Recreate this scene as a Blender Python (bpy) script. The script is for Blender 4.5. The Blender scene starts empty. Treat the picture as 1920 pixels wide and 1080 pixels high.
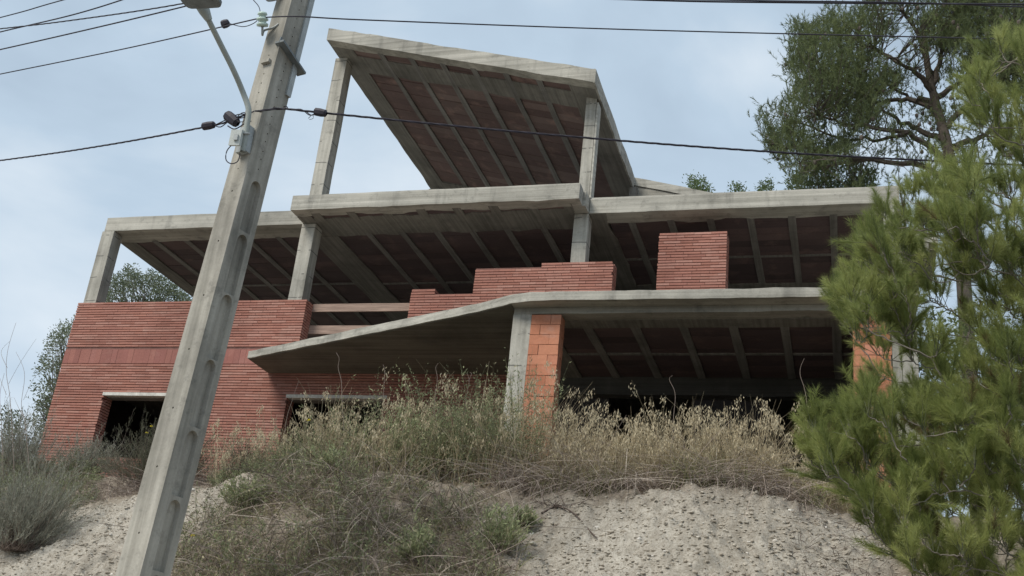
import bpy, math, random
import numpy as np
from mathutils import Vector, Matrix
rng = np.random.default_rng(11); random.seed(5)
C = bpy.context.scene.collection
SC = bpy.context.scene

# ---------------------------------------------------------------- camera
YAW, PITCH, ROLL, FPX = -0.317293, 0.395664, 0.108839, 2082.69
EYE = 1.6
cy, sy = math.cos(YAW), math.sin(YAW); cp, sp = math.cos(PITCH), math.sin(PITCH); cr, sr = math.cos(ROLL), math.sin(ROLL)
FWD = np.array([sy*cp, cy*cp, sp]); R0 = np.array([cy, -sy, 0.0]); U0 = np.cross(R0, FWD)
RT = cr*R0 + sr*U0; UP = -sr*R0 + cr*U0
cam = bpy.data.cameras.new('camera'); camo = bpy.data.objects.new('camera', cam); C.objects.link(camo)
camo.matrix_world = Matrix(((RT[0], UP[0], -FWD[0], 0), (RT[1], UP[1], -FWD[1], 0), (RT[2], UP[2], -FWD[2], EYE), (0, 0, 0, 1)))
cam.sensor_width = 36; cam.lens = FPX/1920*36; cam.clip_end = 3000; cam.clip_start = .05
SC.camera = camo

# ---------------------------------------------------------------- world, sun, exposure
SUN_EL, SUN_ROT = math.radians(52), math.radians(205)
w = bpy.data.worlds.new('World'); SC.world = w; w.use_nodes = True
nt = w.node_tree; nt.nodes.clear()
def N(t, typ, **kw):
    n = t.nodes.new(typ)
    for k, v in kw.items(): setattr(n, k, v)
    return n
out = N(nt, 'ShaderNodeOutputWorld'); bg = N(nt, 'ShaderNodeBackground'); sky = N(nt, 'ShaderNodeTexSky')
sky.sky_type = 'NISHITA'; sky.sun_disc = False; sky.sun_elevation = SUN_EL; sky.sun_rotation = SUN_ROT
sky.air_density = 1.0; sky.dust_density = 2.0
tc = N(nt, 'ShaderNodeTexCoord'); mp = N(nt, 'ShaderNodeMapping'); mp.inputs['Scale'].default_value = (1.0, 1.0, 1.9)
mp.inputs['Location'].default_value = (.3, 6.2, 3.4)
n1 = N(nt, 'ShaderNodeTexNoise'); n1.inputs['Scale'].default_value = 3.1; n1.inputs['Detail'].default_value = 6; n1.inputs['Roughness'].default_value = .48
n1.inputs['Distortion'].default_value = .25
ramp = N(nt, 'ShaderNodeValToRGB')
e = ramp.color_ramp.elements
e[0].position = .34; e[0].color = (2.4, 3.0, 3.65, 1); e[1].position = .66; e[1].color = (4.2, 4.7, 5.15, 1)
m_ = e.new(.5); m_.color = (2.95, 3.65, 4.35, 1)
mx = N(nt, 'ShaderNodeMix', data_type='RGBA'); mx.inputs[0].default_value = .93
nt.links.new(tc.outputs['Generated'], mp.inputs[0]); nt.links.new(mp.outputs[0], n1.inputs['Vector']); nt.links.new(n1.outputs['Fac'], ramp.inputs[0])
nt.links.new(sky.outputs[0], mx.inputs[6]); nt.links.new(ramp.outputs[0], mx.inputs[7]); nt.links.new(mx.outputs[2], bg.inputs[0])
bg.inputs[1].default_value = .085; nt.links.new(bg.outputs[0], out.inputs[0])
sl = bpy.data.lights.new('sun', 'SUN'); sl.energy = 1.5; sl.angle = math.radians(24); sl.color = (1, .93, .82)
so = bpy.data.objects.new('sun', sl); C.objects.link(so)
sd = Vector((-.42, -.62, .80)).normalized(); so.rotation_euler = sd.to_track_quat('Z', 'Y').to_euler(); so.location = (0, -5, 30)
SC.view_settings.view_transform = 'Standard'; SC.view_settings.look = 'None'; SC.view_settings.exposure = 1.1; SC.view_settings.gamma = 1
try: SC.cycles.max_bounces = 8; SC.cycles.diffuse_bounces = 4; SC.cycles.use_denoising = True; SC.cycles.sample_clamp_indirect = 6
except Exception: pass

# ---------------------------------------------------------------- helpers
S = 17.07                                    # metres per facade unit
def ray(u, v): return RT*(u-960) - UP*(v-540) + FWD*FPX
def P(u, v, Y):                              # point on the vertical plane Y metres away (world)
    d = ray(u, v); q = d*(Y/d[1]); return np.array([q[0], q[1], q[2]+EYE])
def W(x, y, z): return np.array([x*S, y*S, z*S+EYE])

MAT = {}
def material(name, rough=.85, spec=.3):
    m = bpy.data.materials.new(name); m.use_nodes = True; MAT[name] = m
    b = m.node_tree.nodes['Principled BSDF']; b.inputs['Roughness'].default_value = rough
    b.inputs['Specular IOR Level'].default_value = spec
    return m, m.node_tree, b
def rampn(t, cols, src):
    r = N(t, 'ShaderNodeValToRGB'); el = r.color_ramp.elements
    el[0].position, el[0].color = cols[0][0], (*cols[0][1], 1); el[1].position, el[1].color = cols[-1][0], (*cols[-1][1], 1)
    for p, c in cols[1:-1]: k = el.new(p); k.color = (*c, 1)
    t.links.new(src, r.inputs[0]); return r.outputs[0]
def noise(t, scale, vec=(1, 1, 1), detail=4, rough=.55, dist=0):
    g = N(t, 'ShaderNodeNewGeometry'); m = N(t, 'ShaderNodeMapping'); m.inputs['Scale'].default_value = vec
    n = N(t, 'ShaderNodeTexNoise'); n.inputs['Scale'].default_value = scale; n.inputs['Detail'].default_value = detail
    n.inputs['Roughness'].default_value = rough; n.inputs['Distortion'].default_value = dist
    t.links.new(g.outputs['Position'], m.inputs[0]); t.links.new(m.outputs[0], n.inputs['Vector']); return n.outputs['Fac']
def mix(t, a, b, fac, mode='MIX'):
    m = N(t, 'ShaderNodeMix', data_type='RGBA', blend_type=mode)
    for s, v in ((0, fac), (6, a), (7, b)):
        if hasattr(v, 'is_output') or hasattr(v, 'links'): t.links.new(v, m.inputs[s])
        else: m.inputs[s].default_value = v if s == 0 else (*v, 1)
    return m.outputs[2]
def math_(t, op, a, b=0.0, clamp=False):
    m = N(t, 'ShaderNodeMath', operation=op, use_clamp=clamp)
    for i, v in enumerate((a, b)):
        if hasattr(v, 'links'): t.links.new(v, m.inputs[i])
        else: m.inputs[i].default_value = v
    return m.outputs[0]
def bump(t, b, h, strength=.4, dist=.02):
    k = N(t, 'ShaderNodeBump'); k.inputs['Strength'].default_value = strength; k.inputs['Distance'].default_value = dist
    t.links.new(h, k.inputs['Height']); t.links.new(k.outputs[0], b.inputs['Normal'])

def concrete(name, base=(.40, .395, .365), board='x', dark=.55, lines=False, bstr=.5):
    m, t, b = material(name)
    big = noise(t, .9, (1, 1, 1), 5, .6)
    c = rampn(t, [(.3, tuple(x*.66 for x in base)), (.5, base), (.72, tuple(min(1, x*1.22) for x in base))], big)
    st = noise(t, 2.2, (1.6, 1.6, .22), 4, .6)                      # rain streaks
    c = mix(t, c, (.13, .13, .12), math_(t, 'MULTIPLY', rampn(t, [(.56, (0, 0, 0)), (.74, (1, 1, 1))], st), dark))
    vec = {'x': (.12, 3, 9), 'y': (9, .25, 3), 'z': (5, 5, .25), 'u': (.22, 7, 7)}[board]
    bd = noise(t, 1.9, vec, 3, .6)
    c = mix(t, c, rampn(t, [(.35, (.42, .42, .40)), (.65, (1.0, 1.0, 1.0))], bd), .6, 'MULTIPLY')
    blot = noise(t, 5.5, (1, 1, 1.3), 6, .7)
    c = mix(t, c, (.10, .10, .09), math_(t, 'MULTIPLY', rampn(t, [(.55, (0, 0, 0)), (.70, (1, 1, 1))], blot), .42))
    fine = noise(t, 38, (1, 1, 1), 4, .7)
    c = mix(t, c, rampn(t, [(.3, (.6, .6, .6)), (.7, (1, 1, 1))], fine), .35, 'MULTIPLY')
    if lines:                                                        # pour joints across the columns
        g = N(t, 'ShaderNodeNewGeometry'); s = N(t, 'ShaderNodeSeparateXYZ'); t.links.new(g.outputs['Position'], s.inputs[0])
        zz = math_(t, 'ADD', s.outputs[2], math_(t, 'MULTIPLY', noise(t, 1.3), .12))
        f = math_(t, 'FRACT', math_(t, 'MULTIPLY', zz, 2.1))
        ln = math_(t, 'MULTIPLY', math_(t, 'LESS_THAN', f, .045), math_(t, 'GREATER_THAN', noise(t, 4.0), .47))
        c = mix(t, c, (.10, .10, .095), math_(t, 'MULTIPLY', ln, .75))
    t.links.new(c, b.inputs['Base Color'])
    bump(t, b, mix(t, bd, fine, .45), bstr, .015)
    return m
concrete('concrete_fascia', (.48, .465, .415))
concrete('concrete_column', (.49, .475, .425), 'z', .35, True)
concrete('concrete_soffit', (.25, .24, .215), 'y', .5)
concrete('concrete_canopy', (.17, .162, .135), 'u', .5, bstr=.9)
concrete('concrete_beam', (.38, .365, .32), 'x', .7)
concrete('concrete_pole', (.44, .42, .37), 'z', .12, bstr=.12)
concrete('concrete_shaded', (.09, .09, .085), 'x', .6)  # interior concrete, colour darkened to stand in for room shade
concrete('concrete_rib', (.27, .26, .245), 'y', .5)

def brickmat(name, cols, seedmul=1.0, bstr=.4, rough=.8, scuff=.25):
    m, t, b = material(name, rough)
    g = N(t, 'ShaderNodeNewGeometry'); oi = N(t, 'ShaderNodeObjectInfo')
    r = math_(t, 'FRACT', math_(t, 'ADD', g.outputs['Random Per Island'], oi.outputs['Random']))
    c = rampn(t, [(i/(len(cols)-1), k) for i, k in enumerate(cols)], r)
    c = mix(t, c, (.55, .36, .30), math_(t, 'MULTIPLY', rampn(t, [(.55, (0, 0, 0)), (.8, (1, 1, 1))], noise(t, 3.0, (1, 1, 2))), scuff))
    c = mix(t, c, rampn(t, [(.3, (.62, .62, .62)), (.7, (1, 1, 1))], noise(t, 26)), .4, 'MULTIPLY')
    c = mix(t, c, rampn(t, [(.35, (.66, .62, .62)), (.62, (1, 1, 1))], noise(t, .8)), .6, 'MULTIPLY')
    t.links.new(c, b.inputs['Base Color']); bump(t, b, noise(t, 60), bstr, .006); return m
brickmat('red_brick', [(.33, .145, .11), (.41, .185, .14), (.43, .20, .155), (.36, .16, .125), (.48, .255, .205), (.39, .185, .145)], scuff=.4)
brickmat('band_brick', [(.30, .125, .105), (.34, .14, .115), (.37, .16, .13), (.32, .13, .11), (.40, .18, .15)], scuff=.15)
brickmat('clay_block', [(.50, .20, .115), (.55, .23, .135), (.58, .26, .16), (.47, .18, .10), (.56, .26, .175)], scuff=.6)
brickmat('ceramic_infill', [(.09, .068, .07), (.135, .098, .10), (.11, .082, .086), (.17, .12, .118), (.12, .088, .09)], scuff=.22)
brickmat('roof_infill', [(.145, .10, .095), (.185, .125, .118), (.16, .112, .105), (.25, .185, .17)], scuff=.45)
def plain(name, col, rough=.8, var=.25, sc=12, vec=(1, 1, 1), bstr=.25, metallic=0):
    m, t, b = material(name, rough)
    c = rampn(t, [(.3, tuple(x*(1-var) for x in col)), (.7, tuple(min(1, x*(1+var)) for x in col))], noise(t, sc, vec, 5, .65))
    t.links.new(c, b.inputs['Base Color']); b.inputs['Metallic'].default_value = metallic
    bump(t, b, noise(t, sc*3, vec), bstr, .005); return m
plain('mortar', (.17, .085, .07)); plain('pale_mortar', (.42, .37, .32), sc=20)
plain('lintel_paint', (.55, .54, .50)); plain('formwork_timber', (.30, .215, .175), vec=(.3, 2, 7), sc=8, var=.4)
plain('interior_block', (.045, .042, .045), sc=4); plain('asphalt', (.05, .05, .052), .9, .2, 40)  # interior_block: shade of the rooms put into its near-black colour
plain('galvanised', (.34, .36, .36), .55, .15, 6, metallic=.3); plain('lamp_paint', (.33, .36, .34), .55, .12, 5)
plain('dark_steel', (.17, .19, .20), .6, .2, 9, metallic=.2); plain('cable_rubber', (.035, .032, .045), .6, .1)
plain('box_plastic', (.48, .51, .49), .5, .08); plain('glass_insulator', (.50, .62, .56), .12, .1)
plain('bark', (.105, .088, .075), .95, .35, 14, (1, 1, .4), .8); plain('grey_bark', (.19, .17, .145), .95, .3, 14, (1, 1, .4), .8)
plain('pale_stone', (.62, .60, .55), .9, .12, 9); plain('hole_dark', (.03, .03, .03))

def foliage(name, cols, transl=.3, rough=.65):
    m, t, b = material(name, rough, .06)
    a = N(t, 'ShaderNodeAttribute', attribute_name='tint')
    c = rampn(t, cols, a.outputs['Fac']); t.links.new(c, b.inputs['Base Color'])
    tr = N(t, 'ShaderNodeBsdfTranslucent'); t.links.new(mix(t, c, (1.0, 1.0, .7), .12), tr.inputs[0])
    ms = N(t, 'ShaderNodeMixShader'); ms.inputs[0].default_value = transl
    o = t.nodes['Material Output']; t.links.new(b.outputs[0], ms.inputs[1]); t.links.new(tr.outputs[0], ms.inputs[2]); t.links.new(ms.outputs[0], o.inputs[0])
foliage('near_needles', [(0, (.15, .10, .05)), (.06, (.20, .125, .06)), (.10, (.10, .135, .035)), (.5, (.245, .29, .085)), (1, (.40, .43, .16))], .5)
foliage('far_needles', [(0, (.045, .055, .03)), (.5, (.095, .125, .055)), (1, (.19, .225, .09))], .4)
foliage('olive_leaves', [(0, (.06, .08, .05)), (.5, (.11, .14, .085)), (1, (.24, .27, .20))], .3)
foliage('bright_leaves', [(0, (.05, .08, .03)), (.5, (.09, .14, .05)), (1, (.15, .21, .08))], .35)
foliage('weed_green', [(0, (.15, .12, .09)), (.25, (.13, .14, .085)), (.6, (.23, .26, .145)), (.85, (.33, .36, .20)), (1, (.46, .42, .28))], .3)
foliage('straw', [(0, (.10, .075, .06)), (.4, (.27, .215, .15)), (.75, (.43, .36, .24)), (1, (.60, .53, .38))], .3)
foliage('grass_green', [(0, (.12, .13, .07)), (.45, (.23, .24, .12)), (.75, (.37, .34, .19)), (1, (.55, .49, .33))], .3)
foliage('twig', [(0, (.08, .06, .052)), (.5, (.23, .185, .16)), (.8, (.36, .30, .26)), (1, (.52, .46, .39))], .05)
foliage('broom_leaves', [(0, (.06, .06, .045)), (.5, (.115, .115, .08)), (1, (.20, .195, .14))], .2)
foliage('grey_shrub', [(0, (.15, .155, .125)), (.5, (.26, .265, .22)), (1, (.40, .40, .34))], .2)
foliage('petal', [(0, (.75, .62, .04)), (1, (.85, .75, .06))], .3); foliage('pink_petal', [(0, (.6, .2, .3)), (1, (.7, .3, .4))], .3)

# ground material
m, t, b = material('gravel_soil', .95, .1)
big = noise(t, .7, detail=5); mid = noise(t, 7, detail=6, rough=.65); fi = noise(t, 42, detail=5, rough=.7)
c = rampn(t, [(.30, (.225, .20, .165)), (.46, (.375, .345, .295)), (.66, (.53, .50, .44))], mix(t, big, mid, .6))
c = mix(t, c, rampn(t, [(.36, (.5, .47, .43)), (.56, (1, 1, 1))], fi), .7, 'MULTIPLY')
a = N(t, 'ShaderNodeAttribute', attribute_name='litter')
lit = rampn(t, [(.3, (.13, .105, .08)), (.7, (.34, .29, .23))], mid)
c = mix(t, c, lit, a.outputs['Fac']); t.links.new(c, b.inputs['Base Color']); bump(t, b, mix(t, mid, fi, .6), .9, .03)
m, t, b = material('gravel_stone', .9, .15)
g = N(t, 'ShaderNodeNewGeometry')
c = rampn(t, [(0, (.34, .30, .245)), (.5, (.41, .37, .31)), (.93, (.50, .46, .39)), (1, (.68, .65, .60))], g.outputs['Random Per Island'])
t.links.new(mix(t, c, rampn(t, [(.3, (.6, .6, .6)), (.7, (1, 1, 1))], noise(t, 60)), .5, 'MULTIPLY'), b.inputs['Base Color'])

# ---- mesh plumbing
def mesh(name, V, F, mat=None, tint=None, smooth=False, attr='tint'):
    V = np.asarray(V, dtype=np.float32); me = bpy.data.meshes.new(name)
    if isinstance(F, np.ndarray):
        n, k = F.shape
        me.vertices.add(len(V)); me.vertices.foreach_set('co', V.ravel())
        me.loops.add(n*k); me.loops.foreach_set('vertex_index', F.astype(np.int32).ravel())
        me.polygons.add(n); me.polygons.foreach_set('loop_start', np.arange(0, n*k, k, dtype=np.int32))
        try: me.polygons.foreach_set('loop_total', np.full(n, k, dtype=np.int32))
        except Exception: pass
        me.update(calc_edges=True)
    else:
        me.from_pydata(V.tolist(), [], F)
    if tint is not None:
        at = me.attributes.new(attr, 'FLOAT', 'POINT'); at.data.foreach_set('value', np.asarray(tint, dtype=np.float32))
    me.polygons.foreach_set('use_smooth', np.full(len(me.polygons), bool(smooth)))
    if mat: me.materials.append(MAT[mat])
    return me
def link(name, me, parent=None, loc=(0, 0, 0)):
    o = bpy.data.objects.new(name, me); C.objects.link(o); o.location = loc
    if parent is not None: o.parent = parent
    return o
def wpos(o):
    v = Vector((0, 0, 0))
    while o is not None: v += o.location; o = o.parent
    return v
def add(name, VF, mat, parent=None, tint=None, smooth=False, origin=None, attr='tint'):
    V, F = VF; V = np.asarray(V, dtype=float)
    if origin is None: origin = np.array([(V[:, 0].min()+V[:, 0].max())/2, (V[:, 1].min()+V[:, 1].max())/2, V[:, 2].min()])
    base = np.array(wpos(parent)) if parent is not None else np.zeros(3)
    return link(name, mesh(name, V-origin, F, mat, tint, smooth, attr), parent, Vector(origin-base))
def tag(o, label, cat, group=None, kind=None):
    if label: o['label'] = label
    if cat: o['category'] = cat
    if group: o['group'] = group
    if kind: o['kind'] = kind
    return o
def empty(name, loc):
    o = bpy.data.objects.new(name, None); C.objects.link(o); o.location = Vector(loc); o.empty_display_size = .2; return o
def merge(parts):
    VV, FF, n = [], [], 0
    for V, F in parts:
        V = np.asarray(V, float); VV.append(V); FF.append(np.asarray(F)+n); n += len(V)
    return np.vstack(VV), np.vstack(FF)
BF = np.array([[0, 3, 2, 1], [4, 5, 6, 7], [0, 1, 5, 4], [1, 2, 6, 5], [2, 3, 7, 6], [3, 0, 4, 7]])
def box(x0, x1, y0, y1, z0, z1):
    return np.array([[x0, y0, z0], [x1, y0, z0], [x1, y1, z0], [x0, y1, z0], [x0, y0, z1], [x1, y0, z1], [x1, y1, z1], [x0, y1, z1]], float), BF.copy()
def obox(c, ax, half):                                  # oriented box
    s = np.array([[-1, -1, -1], [1, -1, -1], [1, 1, -1], [-1, 1, -1], [-1, -1, 1], [1, -1, 1], [1, 1, 1], [-1, 1, 1]], float)*half
    return np.asarray(c)+s@np.asarray(ax), BF.copy()
def bar(axis, a0, a1, b0, b1, c0, c1, jit=(0, 0, 0, 0), seg=.22, step=.0):
    """box swept along axis ('x','y','z'); (b,c) the cyclic other two; each of the sides b0,b1,c0,c1 wanders by its jit (cast edges)"""
    n = max(2, int(abs(a1-a0)/seg)+1); s = np.linspace(a0, a1, n)
    if n > 3: s[1:-1] += rng.uniform(-.3, .3, n-2)*seg
    def wob(j):
        w_ = np.convolve(rng.normal(0, 1, n+4), [.25, .5, .25], 'same')[2:-2]*j
        if j > 0 and n > 5:
            for _ in range(max(1, n//14)):
                k = rng.integers(0, n-2); w_[k:k+rng.integers(2, 5)] += rng.choice([-1, 1])*j*1.2
        return w_
    B0, B1, C0, C1 = b0+wob(jit[0]), b1+wob(jit[1]), c0+wob(jit[2]), c1+wob(jit[3])
    V = np.zeros((n, 4, 3)); ia = 'xyz'.index(axis); ib, ic = (ia+1) % 3, (ia+2) % 3
    for k, (B, Cc) in enumerate(((B0, C0), (B1, C0), (B1, C1), (B0, C1))):
        V[:, k, ia] = s; V[:, k, ib] = B; V[:, k, ic] = Cc
    F = []
    for i in range(n-1):
        for k in range(4):
            k2 = (k+1) % 4; F.append([i*4+k, i*4+k2, (i+1)*4+k2, (i+1)*4+k])
    F.append([3, 2, 1, 0]); F.append([(n-1)*4+k for k in range(4)])
    return V.reshape(-1, 3), np.array(F)
def tube(pts, rad, n=7, cap=True):
    pts = np.asarray(pts, float); m_ = len(pts); rad = np.full(m_, rad) if np.isscalar(rad) else np.asarray(rad, float)
    T = np.gradient(pts, axis=0); T /= np.linalg.norm(T, axis=1)[:, None]+1e-9
    up = np.array([0, 0, 1.]) if abs(T[0][2]) < .9 else np.array([1., 0, 0])
    V = []
    for i in range(m_):
        a = np.cross(T[i], up); a /= np.linalg.norm(a)+1e-9; bb = np.cross(T[i], a); up = np.cross(a, T[i]) if False else up
        th = np.arange(n)*2*math.pi/n
        V.append(pts[i]+rad[i]*(np.cos(th)[:, None]*a+np.sin(th)[:, None]*bb))
    V = np.vstack(V); F = []
    for i in range(m_-1):
        for k in range(n): F.append([i*n+k, i*n+(k+1) % n, (i+1)*n+(k+1) % n, (i+1)*n+k])
    return V, np.array(F)
def smooth_path(pts, n=24):
    pts = np.asarray(pts, float); k = len(pts)
    if k < 3: return np.linspace(pts[0], pts[-1], n)
    tt = np.linspace(0, k-1, n); o = []
    for t_ in tt:
        i = min(int(t_), k-2); f = t_-i
        p0 = pts[max(i-1, 0)]; p1 = pts[i]; p2 = pts[i+1]; p3 = pts[min(i+2, k-1)]
        o.append(.5*((2*p1)+(-p0+p2)*f+(2*p0-5*p1+4*p2-p3)*f*f+(-p0+3*p1-3*p2+p3)*f**3))
    return np.array(o)

# ---- numpy value noise
def vnoise(x, y, seed=0):
    xi = np.floor(x).astype(np.int64); yi = np.floor(y).astype(np.int64); xf = x-xi; yf = y-yi
    def h(a, b_):
        n = (a*374761393+b_*668265263+seed*974634777) & 0xffffffff; n = ((n ^ (n >> 13))*1274126177) & 0xffffffff
        return ((n ^ (n >> 16)) & 0xffff)/65535.0
    u = xf*xf*(3-2*xf); v = yf*yf*(3-2*yf)
    return (h(xi, yi)*(1-u)+h(xi+1, yi)*u)*(1-v)+(h(xi, yi+1)*(1-u)+h(xi+1, yi+1)*u)*v
def fbm(x, y, f, oct_=4, seed=0):
    s = 0; a = 1; tot = 0
    for i in range(oct_): s = s+a*(vnoise(x*f, y*f, seed+i)-.5); tot += a; a *= .55; f *= 2.03
    return s/tot*2

# ================================================================ GROUND
YC = 12.5
_c = [(-60, 945), (60, 940), (110, 934), (200, 924), (300, 904), (400, 892), (600, 885), (800, 879), (960, 886), (1100, 900), (1200, 896), (1300, 893), (1450, 903), (1560, 925), (1650, 950), (1800, 970)]
_cx = []; _cz = []
for u, v in _c: d = ray(u, v); _cx.append(d[0]/d[1]*YC); _cz.append(d[2]/d[1]*YC)
_cx, _cz = np.array(_cx), np.array(_cz)
def hgt(X, Y, rough=True):
    X = np.asarray(X, float); Y = np.asarray(Y, float)
    hc = np.interp(X*YC/np.maximum(YC, 1), _cx, _cz)
    hh = np.interp(X, [-16, -12, -8, -3, 2], [3.45, 3.5, 3.45, 3.3, 3.3])
    yc = YC+.35*fbm(X, X*0+7.7, .5, 3, 3)
    f = np.clip((Y-yc)/3.0, 0, 1); f = f*f*(3-2*f)
    back = hc-.05+(hh-hc+.05)*f
    dd = yc-Y
    front = hc-.85*(np.sqrt(dd*dd+.09)+dd)/2-.05
    h = np.where(Y > yc, np.minimum(back, back), front); h = np.where(Y > yc, back-.85*(np.sqrt(dd*dd+.09)+dd)/2, h)
    h = np.maximum(h, -EYE-.0)
    if rough:
        on = np.clip((h+EYE)/.5, 0, 1)*np.clip((60-np.abs(Y-12))/30, 0, 1)
        h = h+on*(.10*fbm(X, Y, 1.1, 3, 1)+.075*fbm(X, Y, 4.5, 3, 5)+.060*fbm(X, Y, 11, 4, 9))-on*.05*np.maximum(0, fbm(X*1.0, Y*.25, 3.1, 3, 71))
        h = h+on*.06*np.maximum(0, fbm(X, Y, 7, 3, 21))+on*.05*np.maximum(0, fbm(X, Y, 2.3, 3, 27))
    return h+EYE
def G(X, Y):                                  # world ground height
    return hgt(X, Y)
def gnd(u, v):                                # where the line of sight through a photo point meets the ground
    d = ray(u, v); d = d/d[1]
    ys = np.linspace(7, 17, 400); zz = d[2]*ys+EYE; hz = hgt(d[0]*ys, ys, False)
    k = np.argmax(hz > zz); k = k if hz[k] > zz[k] else 399
    return np.array([d[0]*ys[k], ys[k], hz[k]])
far = np.array([4, 8, 14, 24, 40, 70, 120, 220, 500.])
xs = np.concatenate([-12.5-far[::-1], np.arange(-12.5, -10, .08), np.arange(-10, 2.6, .026), np.arange(2.6, 5, .1), 5+far])
ys = np.concatenate([-far[::-1]-2, np.arange(-2, 7, .6), np.arange(7, 10.2, .12), np.arange(10.2, 13.1, .026), np.arange(13.1, 18, .12), 18+far])
X, Y = np.meshgrid(xs, ys); Z = G(X, Y)
nx, ny = len(xs), len(ys); idx = np.arange(nx*ny).reshape(ny, nx)
F = np.stack([idx[:-1, :-1], idx[:-1, 1:], idx[1:, 1:], idx[1:, :-1]], -1).reshape(-1, 4)
# where dead plant litter covers the gravel
def litter(X, Y):
    g1 = gnd(650, 1000)
    a = np.exp(-((X-g1[0])/2.0)**4-((Y-11.4)/2.6)**4)
    b_ = 1/(1+np.exp(-(Y-(YC-.15))/.12))
    c_ = 1/(1+np.exp(-(X-(gnd(1660, 1000)[0]+.0*(Y-11)))/.15))
    n = fbm(X, Y, 1.6, 4, 31)
    return np.clip(np.maximum(np.maximum(a, b_), c_)+n*.45*np.clip(a+b_+c_+.25, 0, 1), 0, 1)
gl = litter(X, Y)
ground = add('ground', (np.stack([X, Y, Z], -1).reshape(-1, 3), F), 'gravel_soil', tint=gl.ravel(), attr='litter', smooth=True, origin=np.zeros(3))
tag(ground, 'pale crumbly gravel embankment rising from the road to the unfinished house', None, kind='structure')
road = add('road', box(-300, 300, -3.4, 3.4, -.02, .006), 'asphalt'); tag(road, 'dark asphalt road at the foot of the bank', None, kind='structure')

# loose rubble on the slope: one mass
_ico = []
ph = (1+5**.5)/2
icoV = np.array([(-1, ph, 0), (1, ph, 0), (-1, -ph, 0), (1, -ph, 0), (0, -1, ph), (0, 1, ph), (0, -1, -ph), (0, 1, -ph), (ph, 0, -1), (ph, 0, 1), (-ph, 0, -1), (-ph, 0, 1)], float)
icoV /= np.linalg.norm(icoV[0])
icoF = np.array([(0, 11, 5), (0, 5, 1), (0, 1, 7), (0, 7, 10), (0, 10, 11), (1, 5, 9), (5, 11, 4), (11, 10, 2), (10, 7, 6), (7, 1, 8), (3, 9, 4), (3, 4, 2), (3, 2, 6), (3, 6, 8), (3, 8, 9), (4, 9, 5), (2, 4, 11), (6, 2, 10), (8, 6, 7), (9, 8, 1)])
def rocks(px, py, size, sink=.25, flat=.65):
    n = len(px); V = icoV[None]*(1+rng.uniform(-.28, .28, (n, 12, 1)))
    sc = size[:, None, None]*np.stack([rng.uniform(.8, 1.4, n), rng.uniform(.7, 1.1, n), rng.uniform(.45, 1, n)*flat], -1)[:, None, :]
    V = V*sc; a = rng.uniform(0, 6.28, n); ca, sa = np.cos(a)[:, None], np.sin(a)[:, None]
    Vx = V[..., 0]*ca-V[..., 1]*sa; Vy = V[..., 0]*sa+V[..., 1]*ca
    pz = G(px, py)+size*(flat*.5-sink)
    V = np.stack([Vx+px[:, None], Vy+py[:, None], V[..., 2]+pz[:, None]], -1)
    F = (icoF[None]+np.arange(n)[:, None, None]*12).reshape(-1, 3)
    return V.reshape(-1, 3), F
n = 52000; px = rng.uniform(-9.8, 2.0, n); py = rng.uniform(10.1, 12.75, n)
keep = rng.uniform(0, 1, n) > litter(px, py)*.85; px, py = px[keep], py[keep]
size = .004+.026*rng.uniform(0, 1, len(px))**7
gv = add('gravel', rocks(px, py, size, .32, .8), 'gravel_stone', origin=np.zeros(3)); tag(gv, 'loose pale rubble and grit scattered over the embankment', 'gravel', kind='stuff')

# a few pale stones that stand out
for (u, v, s_, lab) in ((1002, 987, .075, 'white angular stone, largest on the slope, left of the dead branch'), (1000, 1018, .045, 'small cream stone just below the big white stone'),
                        (1070, 912, .045, 'flat pink-white stone just under the dry tangle'), (968, 905, .06, 'flat pale slab fragment at the crest below the block pier'),
                        (1482, 968, .035, 'small pale stone on the slope near the pine')):
    g = gnd(u, v); V, F = rocks(np.array([g[0]]), np.array([g[1]]), np.array([s_]), .05)
    tag(add('stone', (V, F), 'pale_stone'), lab, 'stone', 'pale stones on the slope')

# ================================================================ HOUSE
house = empty('unfinished_house', W(-.40, 1.0, .195)+np.array([0, 0, 0]))
tag(house, 'unfinished concrete-frame house with red brick walls, open storeys and a sloping canopy roof', 'house')
def U(VF): V, F = VF; V = np.array(V); V *= S; V[:, 2] += EYE; return V, F
def ubar(axis, a0, a1, b0, b1, c0, c1, jit=(0, 0, 0, 0), seg=.22):
    V, F = bar(axis, a0*S, a1*S, b0*S, b1*S, c0*S, c1*S, jit, seg); V[:, 2] += EYE; return V, F
def ubox(*a): return U(box(*a))
def hp(name, VF, mat, parent=house, **k): return add(name, VF, mat, parent, **k)

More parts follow.
